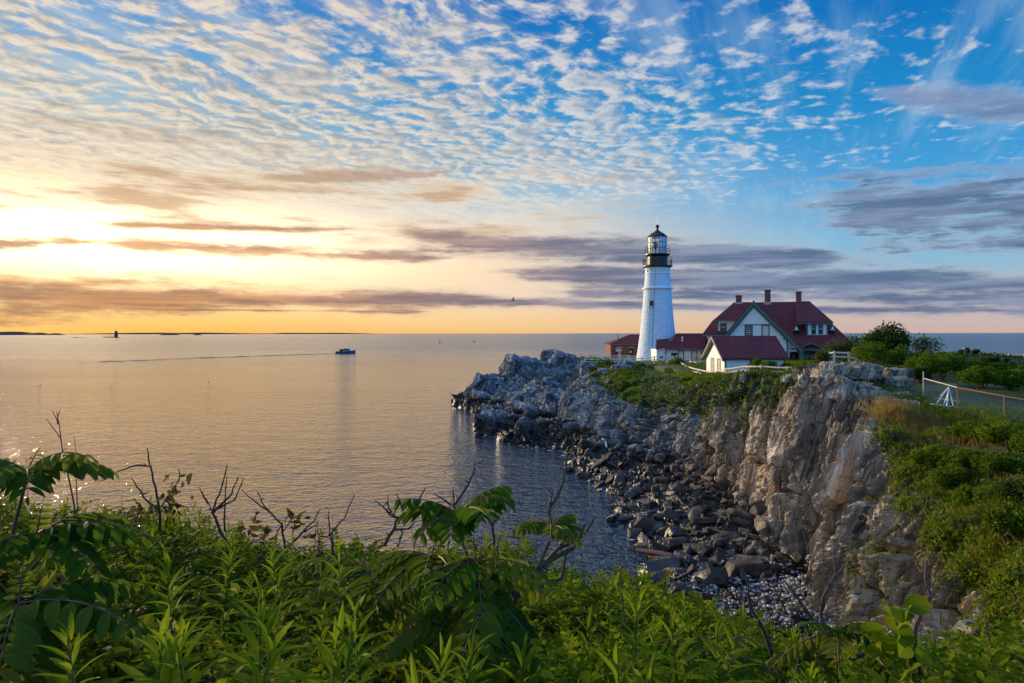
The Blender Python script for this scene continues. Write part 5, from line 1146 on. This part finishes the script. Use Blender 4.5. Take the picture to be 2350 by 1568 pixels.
def compound(base, d, length, pairs, lf, rng, droop=.9, up=(0,0,1), wd=.37):
    """pinnate leaf: stalk points, leaflet transforms"""
    base, d, up = np.array(base, float), unit(d), np.array(up, float); pts = []; p = base.copy(); q = d.copy(); n = pairs*2
    for i in range(n+1): pts.append(p.copy()); p = p+q*length/n; q = unit(q+np.array([0,0,-droop/n]))
    Pp, Dd, Uu, Ss = [], [], [], []
    for i in range(2, n+1):
        if i % 2 and i < n: continue
        t_ = unit(pts[i]-pts[i-1]); s = np.cross(t_, up); s = unit(s); uu = np.cross(s, t_); f = math.sin(math.pi*min(1, .18+.78*i/n))**.6
        for sg in ((1,-1) if i < n else (0,)):
            Pp.append(pts[i]); Dd.append(s*sg+t_*(.45 if sg else 1)+np.array([0,-.1,-.35 if sg else -.2])+rng.normal(0,.10,3)); Uu.append(uu*.7+np.array([0,-.55,.35])+s*sg*.15+rng.normal(0,.12,3)); Ss.append(lf*f*rng.uniform(.88,1.1))
    return pts, spread(leaf_t(wd, 5, .32, .20), np.array(Pp), np.array(Dd), np.array(Uu), np.array(Ss))
def sumac_leaf(par, base, d, length, pairs, lf, rng, mt, droop=.9):
    pts, (V, F) = compound(base, d, length, pairs, lf, rng, droop); o = np.array(par.location); l = link('leaf', npmesh('leaf', V-o, F, mt), par)
    MB().path(pts, list(np.linspace(.0032,.0012,len(pts))), 5).build('stalk', m_red, l); return l
def sumac(label, stems, crowns, Y, seed, yf=.3):
    """stems: lists of (px, py, dY); crowns: (px, py, dY, leaves, length, leaflet length, direction bias)"""
    rng = np.random.default_rng(seed); e = tag(empty('sumac', at(*stems[0][0][:2], Y=Y)), label, 'sumac shrub')
    for st in stems:
        p = [at(q[0], q[1], Y=Y+q[2]) for q in st]; MB().path(p, list(np.linspace(.010, .005, len(p))*st[0][3] if len(st[0]) > 3 else np.linspace(.010,.005,len(p))), 7).build('stem', m_ggrey, e)
    for (x, y, dY, n, ln, lf, a0, a1, el) in crowns:
        c = np.array(at(x, y, Y=Y+dY))
        for k in range(n):
            a = math.radians(a0+(a1-a0)*(k+.5)/n+rng.normal(0,7)); ee = math.radians(el+rng.normal(0,10)); d = (math.sin(a)*math.cos(ee), -math.cos(a)*math.cos(ee), math.sin(ee))
            sumac_leaf(e, c, d, ln*rng.uniform(.8,1.15), int(7+rng.integers(3)), lf, rng, m_sumac_y if rng.random() < yf else m_sumac, .9+rng.random()*.5)
        for k in range(2): sumac_leaf(e, c, rng.normal(0,.45,3)+np.array([0,0,1]), ln*.32, 6, lf*.38, rng, m_sumac_y, .5)
    return e
sumac('sumac with long drooping leaves at the left edge of the near bluff', [[(-60,2300,0),(-20,2000,0),(40,1750,0),(90,1560,0)],[(-20,2000,.1),(120,1850,0),(150,1760,0)],[(-60,2300,0),(-40,1900,.1),(-90,1640,0)]],
      [(90,1545,0,7,.34,.105,-100,170,28),(120,1750,-.1,7,.38,.115,-40,175,14),(-30,1900,-.2,6,.42,.12,-10,150,10),(60,1980,-.35,5,.42,.12,20,150,2)], 2.5, 1, .25)
sumac('sumac with broad drooping leaves in the middle of the near bluff', [[(1570,2300,0,1.3),(1650,2110,0),(1690,1960,0),(1765,1860,0),(1800,1780,.1)],[(1690,1960,0),(1640,1860,0),(1540,1840,0),(1500,1740,0)],[(1765,1860,0),(1880,1800,.1),(1920,1720,.1)],[(1640,1860,0),(1560,1830,.1),(1420,1870,.1)],[(1690,1960,0),(1840,1900,.1),(1860,1800,.1)]],
      [(1505,1690,0,8,.24,.095,-130,150,32),(1420,1830,.1,6,.30,.098,-130,30,16),(1560,1850,-.1,6,.32,.105,-80,100,6),(1610,1960,-.2,5,.32,.11,-40,70,-6),(1810,1730,.1,8,.17,.056,-140,150,24),(1500,1990,-.1,5,.30,.10,-90,30,2),(1250,1900,.1,6,.28,.09,-120,60,14)], 2.5, 2, .35)
sumac('low sumac with ribbed leaves in front of the pebble beach', [[(2780,2300,0),(2750,2180,0),(2740,2090,0)],[(2750,2180,0),(2640,2110,.1)],[(2750,2180,0),(2880,2130,.1)]],
      [(2740,2080,0,6,.24,.062,-130,130,22),(2640,2120,.1,4,.26,.065,-110,20,8),(2860,2150,0,4,.26,.065,0,120,8)], 2.4, 3, .3)
sumac('small young sumac left of the broad leaved sumac', [[(1200,2050,0),(1190,1960,0),(1150,1860,0)]], [(1150,1850,0,6,.26,.075,-120,120,20),(1230,1960,-.1,4,.28,.08,-60,110,5)], 2.9, 4, .35)
sumac('sumac low at the bottom edge right of the middle', [[(2290,2300,0),(2330,2160,0)]], [(2340,2150,0,6,.26,.062,-140,140,12)], 2.3, 6, .4)

# tall leafy stems (goldenrod)
def goldenrod(seed):
    r = np.random.default_rng(seed); h = .95; Pp, Dd, Uu, Ss = [], [], [], []; n = 62; bend = r.normal(0,.05,2)
    pt = lambda u: np.array([bend[0]*u*u, bend[1]*u*u, h*u])
    for i in range(n):
        u = .30+.70*i/n; a = i*2.399+r.normal(0,.2); el = .25+1.15*max(0,(u-.72)/.28)**1.4+r.normal(0,.12); d = np.array([math.cos(a)*math.cos(el), math.sin(a)*math.cos(el), math.sin(el)])
        Pp.append(pt(u)); Dd.append(d); Uu.append(np.array([0,0,1])-d*.2+r.normal(0,.12,3)); Ss.append((.145 if u < .80 else .135-.30*(u-.80))*r.uniform(.8,1.12)*(.75+.25*min(1,(u-.3)/.2)))
    Dd = np.array(Dd); Uu = np.array(Uu); top = Dd[:,2] > .93; Uu[top] += np.array([.5,0,0])
    V, F = spread(leaf_t(.165, 6, .34, .22), np.array(Pp), Dd, Uu, np.array(Ss)); me = npmesh('foliage', V, F, m_gold)
    s = MB().path([pt(u) for u in np.linspace(0,1,7)], list(np.linspace(.0050,.0018,7)), 6); o = s.build('stem', m_stem); sm_ = o.data; bpy.data.objects.remove(o); return me, sm_
GP = [goldenrod(k) for k in range(7)]
LBG, GG = 'tall green leafy weed stem with long narrow leaves rising from the near thicket', 'leafy weed stems on the near bluff'
near_list = [(840,1935,1.75),(470,2030,1.55),(760,2080,1.50),(1130,1870,2.3),(1250,2000,2.0),(1420,2080,1.9),(330,2150,1.5),(620,1860,2.4),(1010,2100,1.6),(2080,2010,2.0),(2180,2080,1.9),(2010,2150,1.8),(2270,2060,2.1),(980,1780,2.9),(700,1800,3.0),(1950,2110,2.2),
             (560,2150,1.4),(180,2110,1.7),(1160,2170,1.6),(1330,1900,2.5),(880,2180,1.45),(2420,2140,2.1),(2140,2170,1.75),(1800,2140,2.1),(2560,2180,2.2),(1700,2190,1.9),(2900,2200,2.2),(3060,2190,2.3)]
spots = [(at(x, y, Y=Y), 1) for x, y, Y in near_list]
x, y = fg_points(150, 1.7, .75, -.8, .55)
for a, b_ in zip(x, y): spots.append((Vector((a, b_, canopy(np.array([a]), np.array([b_]))[0]+rng.uniform(-.05,.20)-max(0,b_-(edge_y(np.array([a]),np.array([b_]))[0]-.5))*.3)), 0))
for k, (tp, big) in enumerate(spots):
    me, sm_ = GP[k % 7]; sc = rng.uniform(.92,1.10) if big else rng.uniform(.62,1.0)
    e = tag(empty('leafy_weed', tp-Vector((0,0,.95*sc)), rng.uniform(0,6.28)), LBG, 'weed', GG); e.scale = (sc,)*3
    e.rotation_euler = (rng.normal(0,.08), rng.normal(0,.08), rng.uniform(0,6.28)); link('foliage', me, e); link('stem', sm_, e)

def broadleaf(seed):
    r = np.random.default_rng(seed); Pp, Dd, Uu, Ss = [], [], [], []; b_ = r.normal(0,.10,2); n = int(r.integers(12,18)); pt = lambda u: np.array([b_[0]*u*u, b_[1]*u*u, .8*u])
    for i in range(n):
        u = .35+.65*i/n; a = i*2.5+r.normal(0,.4)
        for sg in (0, math.pi):
            el = r.normal(.15,.25)+.7*max(0,u-.8)/.2; Pp.append(pt(u)); Dd.append((math.cos(a+sg)*math.cos(el), math.sin(a+sg)*math.cos(el), math.sin(el))); Uu.append(np.array([0,-.2,1])+r.normal(0,.25,3)); Ss.append(r.uniform(.055,.11)*(1.1-.5*max(0,u-.75)/.25))
    V, F = spread(leaf_t(.55,5,.28,.2), np.array(Pp), np.array(Dd), np.array(Uu), np.array(Ss)); o = MB().path([pt(u) for u in np.linspace(0,1,6)], list(np.linspace(.005,.002,6)), 6).build('stem', m_red); me = o.data; bpy.data.objects.remove(o); return npmesh('foliage', V, F, m_rose if seed % 2 else m_under), me
BP_ = [broadleaf(k) for k in range(6)]
x, y = fg_points(110, 1.5, .8, -.8, .8)
for k, (a, b_) in enumerate(zip(x, y)):
    tz = canopy(np.array([a]), np.array([b_]))[0]+rng.uniform(-.04,.16)-max(0,b_-(edge_y(np.array([a]),np.array([b_]))[0]-.5))*.3; sc = rng.uniform(.6,1.05); me, sm_ = BP_[k % 6]
    e = tag(empty('broad_leaved_weed', (a, b_, tz-.8*sc)), 'reddish stemmed weed with paired oval leaves in the near thicket', 'weed', 'oval leaved weeds on the near bluff'); e.scale = (sc,)*3
    e.rotation_euler = (rng.normal(0,.12), rng.normal(0,.12), rng.uniform(0,6.28)); link('foliage', me, e); link('stem', sm_, e)

# bare twigs and dry stems
def twig(label, Y, paths, r0=.007, mt=None, seed=1, barbs=True, name='dead_twig', group=None):
    rr = random.Random(seed); p0 = at(*paths[0][0], Y=Y); e = tag(empty(name, p0), label, 'twig', group)
    for i, pth in enumerate(paths):
        fine = []
        for a, c in zip(pth[:-1], pth[1:]):
            for u in (0,.34,.67): fine.append((a[0]+(c[0]-a[0])*u+rr.uniform(-3,3)*(u > 0), a[1]+(c[1]-a[1])*u+rr.uniform(-2,2)*(u > 0)))
        fine.append(pth[-1]); P = [at(q[0], q[1], Y=Y+(.10*i if k else 0)*.4+k*.006) for k, q in enumerate(fine)]
        ra = r0*(1 if i == 0 else .72); g = MB().path(P, list(np.linspace(ra, ra*.32, len(P))), 6)
        if barbs:
            for k in range(1, len(P)-1):
                if rr.random() < .45: d = Vector((rr.uniform(-1,1), rr.uniform(-.5,.5), rr.uniform(.2,1))).normalized(); g.path([P[k], P[k]+d*rr.uniform(.012,.03)], [ra*.5,ra*.25], 4)
        g.build('branch' if i else 'stem', mt or m_twig, e)
    return e
twig('thin dry stem with a branched tip, tallest at the left', 4.2, [[(258,1800),(240,1640),(205,1480),(185,1350)],[(190,1390),(170,1345)],[(187,1375),(198,1340)],[(200,1440),(150,1370)]], .006, seed=2)
twig('very thin dry stem just right of the tallest left one', 4.3, [[(255,1760),(250,1580),(243,1430)]], .004, seed=3)
twig('dark upright twig arching left with curled dry leaves', 4.4, [[(530,1800),(525,1700),(510,1600),(490,1520),(482,1470)],[(495,1530),(450,1525),(390,1545),(325,1580)],[(525,1680),(470,1630),(440,1580),(432,1565)],[(530,1660),(575,1600),(590,1560),(583,1535)],[(470,1780),(440,1720),(460,1650)]], .010, seed=4)
twig('forked dark twig with three raking tips left of the middle', 4.5, [[(740,1780),(720,1740),(695,1680),(720,1620),(745,1525)],[(700,1680),(760,1620),(780,1565)],[(700,1675),(770,1640),(798,1570)],[(690,1670),(665,1625),(655,1600)],[(740,1770),(735,1700),(745,1560)]], .012, seed=5)
twig('crooked grey twig leaning left over the water', 4.6, [[(935,1800),(925,1720),(895,1690),(860,1650),(843,1612)],[(925,1720),(905,1760),(880,1770)],[(895,1690),(830,1640),(790,1605)],[(930,1740),(960,1700),(990,1690)]], .008, seed=6)
twig('fan of dark twigs rising to the right beside the crooked grey twig', 4.6, [[(940,1800),(990,1750),(1030,1710),(1050,1670)],[(1000,1745),(1045,1715)],[(960,1780),(965,1700)]], .009, seed=7)
twig('curved dark twig with one long tip above the drooping leaves', 4.4, [[(1100,1880),(1090,1780),(1080,1760),(1130,1700),(1163,1622)],[(1085,1765),(1050,1760),(1035,1740)],[(1080,1755),(1079,1672)],[(1100,1880),(1120,1930),(1140,1970)]], .009, seed=8)
twig('many tipped black twig like an antler in the middle of the bluff', 4.3, [[(1260,1790),(1290,1740),(1305,1700),(1350,1680),(1395,1602)],[(1305,1700),(1275,1685),(1255,1660),(1230,1643)],[(1290,1695),(1275,1670),(1273,1625)],[(1325,1690),(1315,1650),(1297,1620)],[(1300,1738),(1340,1735),(1363,1710)],[(1305,1790),(1320,1750),(1310,1735)],[(1290,1690),(1300,1665)]], .012, seed=9)
twig('tall slim twig with a curved tip left of the broad leaved sumac', 3.6, [[(1500,1740),(1490,1660),(1530,1600),(1550,1560),(1562,1512)],[(1487,1662),(1455,1640),(1425,1620)],[(1487,1660),(1485,1600)]], .009, seed=10)
twig('small forked twig above the broad leaved sumac', 3.6, [[(1620,1790),(1615,1720),(1585,1670),(1566,1622)],[(1615,1718),(1640,1690)],[(1615,1720),(1618,1680)],[(1640,1850),(1630,1800),(1648,1750)]], .008, seed=11)
twig('tall reddish twig rising over the cove right of the middle', 3.0, [[(1800,1720),(1806,1660),(1830,1630),(1850,1580),(1860,1500),(1862,1482)],[(1806,1650),(1812,1605)]], .009, m_ggrey, 12)
twig('bare forked branch leaning right from the broad leaved sumac', 2.8, [[(1690,1960),(1760,1880),(1830,1800),(1900,1770),(1953,1695)],[(1860,1790),(1872,1700)],[(1840,1790),(1845,1730)]], .012, m_ggrey, 13)
twig('thin dry stalk with a seed head before the cove water', 3.2, [[(2060,2180),(2050,2050),(2035,1900),(2035,1790)],[(2040,1862),(2015,1865)],[(2040,1862),(2055,1858)]], .006, m_ggrey, 14)
twig('dark twig with short side branches in front of the pebble beach', 2.9, [[(2540,2180),(2500,2060),(2460,1990),(2450,1895)],[(2465,1990),(2505,1960)],[(2490,2040),(2440,2010),(2410,1950)]], .010, seed=15)
twig('forked dark twig leaning right before the cliff foot', 2.9, [[(2700,2080),(2650,2010),(2600,1940),(2575,1905)],[(2690,2060),(2700,1960),(2740,1880),(2735,1800)],[(2720,1920),(2768,1860),(2778,1830)],[(2700,2080),(2690,1990),(2680,1900)],[(2640,1995),(2610,1960)]], .010, m_ggrey, 16)
twig('knobbly pinkish branch rising before the lower right slope', 2.6, [[(2990,2180),(3000,2080),(3020,2010),(3050,1960),(3035,1900),(3040,1840)],[(3050,1965),(3070,1945)]], .011, m_ggrey, 17)
twig('dark leaning branch under the round leaved shoot', 2.2, [[(3040,2300),(3000,2160),(2985,2080)]], .013, seed=18)
twig('thin pale stem before the dark lower right slope', 2.6, [[(3260,2240),(3250,2120),(3230,2020)],[(3255,2180),(3290,2145),(3360,2150)]], .006, m_ggrey, 19)
rr = random.Random(3); TG = 'thin dry stalks on the near bluff'
for k in range(34):
    s = rr.uniform(-.68,.62); y_ = rr.uniform(3.0,5.2); x_ = HX+s*FP; c = float(canopy(np.array([s*y_]), np.array([y_]))[0]); zt = c+rr.uniform(.12,.50); yb = HY+(CAMZ-c+.5)/y_*FP; yt = HY+(CAMZ-zt)/y_*FP
    twig('thin dry stalk standing out of the near thicket', y_, [[(x_,yb),(x_+rr.uniform(-15,15),(yb+yt)/2),(x_+rr.uniform(-35,35),yt)]], .0035, rr.choice((m_twig,m_ggrey)), 50+k, True, 'dry_stalk', TG)
# round leaved shoot at the lower right, curled dead leaves on the twigs
e = tag(empty('round_leaved_shoot', at(2985,2100,Y=2.2)), 'yellow green shoot with big round leaves at the lower right', 'shoot'); c0 = np.array(at(2965,2060,Y=2.2)); r_ = np.random.default_rng(5); n = 22
Pp = c0+r_.normal(0,1,(n,3))*np.array([.045,.03,.06]); V, F = spread(leaf_t(.86,5,.25,.1), Pp, rdir(r_,n)*np.array([1,1,.6])+np.array([0,-.1,.1]), rdir(r_,n)*.5+np.array([0,-.6,.6]), r_.uniform(.05,.085,n)); link('foliage', npmesh('foliage', V-np.array(e.location), F, m_rose), e)
MB().path([at(3000,2250,Y=2.2), at(2985,2150,Y=2.2), at(2965,2040,Y=2.2)], [.008,.006,.004], 6).build('stem', m_stem, e)
m_deadleaf = leafmat('dead_leaf', [(0,(.045,.025,.014)),(.6,(.085,.042,.018)),(1,(.13,.075,.03))], .35, .7)
for lb, pts, Y in (('curled brown leaves hanging on the dark arching twig', ((590,1570),(575,1590),(560,1610),(545,1640),(530,1660),(500,1665),(480,1670),(450,1650),(445,1680),(555,1690),(600,1650)), 4.35), ('brown withered leaves among the twigs left of the middle', ((840,1700),(860,1720),(975,1690),(990,1700),(960,1710),(800,1760),(1010,1760)), 4.5)):
    P = np.concatenate([np.array(at(x, y, Y=Y))[None]+r_.normal(0,.03,(4,3)) for x, y in pts]); V, F = spread(leaf_t(.5,4,.55,.3), P, rdir(r_,len(P))+np.array([0,0,-.7]), rdir(r_,len(P)), r_.uniform(.04,.09,len(P))); tag(link('dead_leaves', npmesh('dead_leaves', V, F, m_deadleaf)), lb, 'dead leaves', kind='stuff')
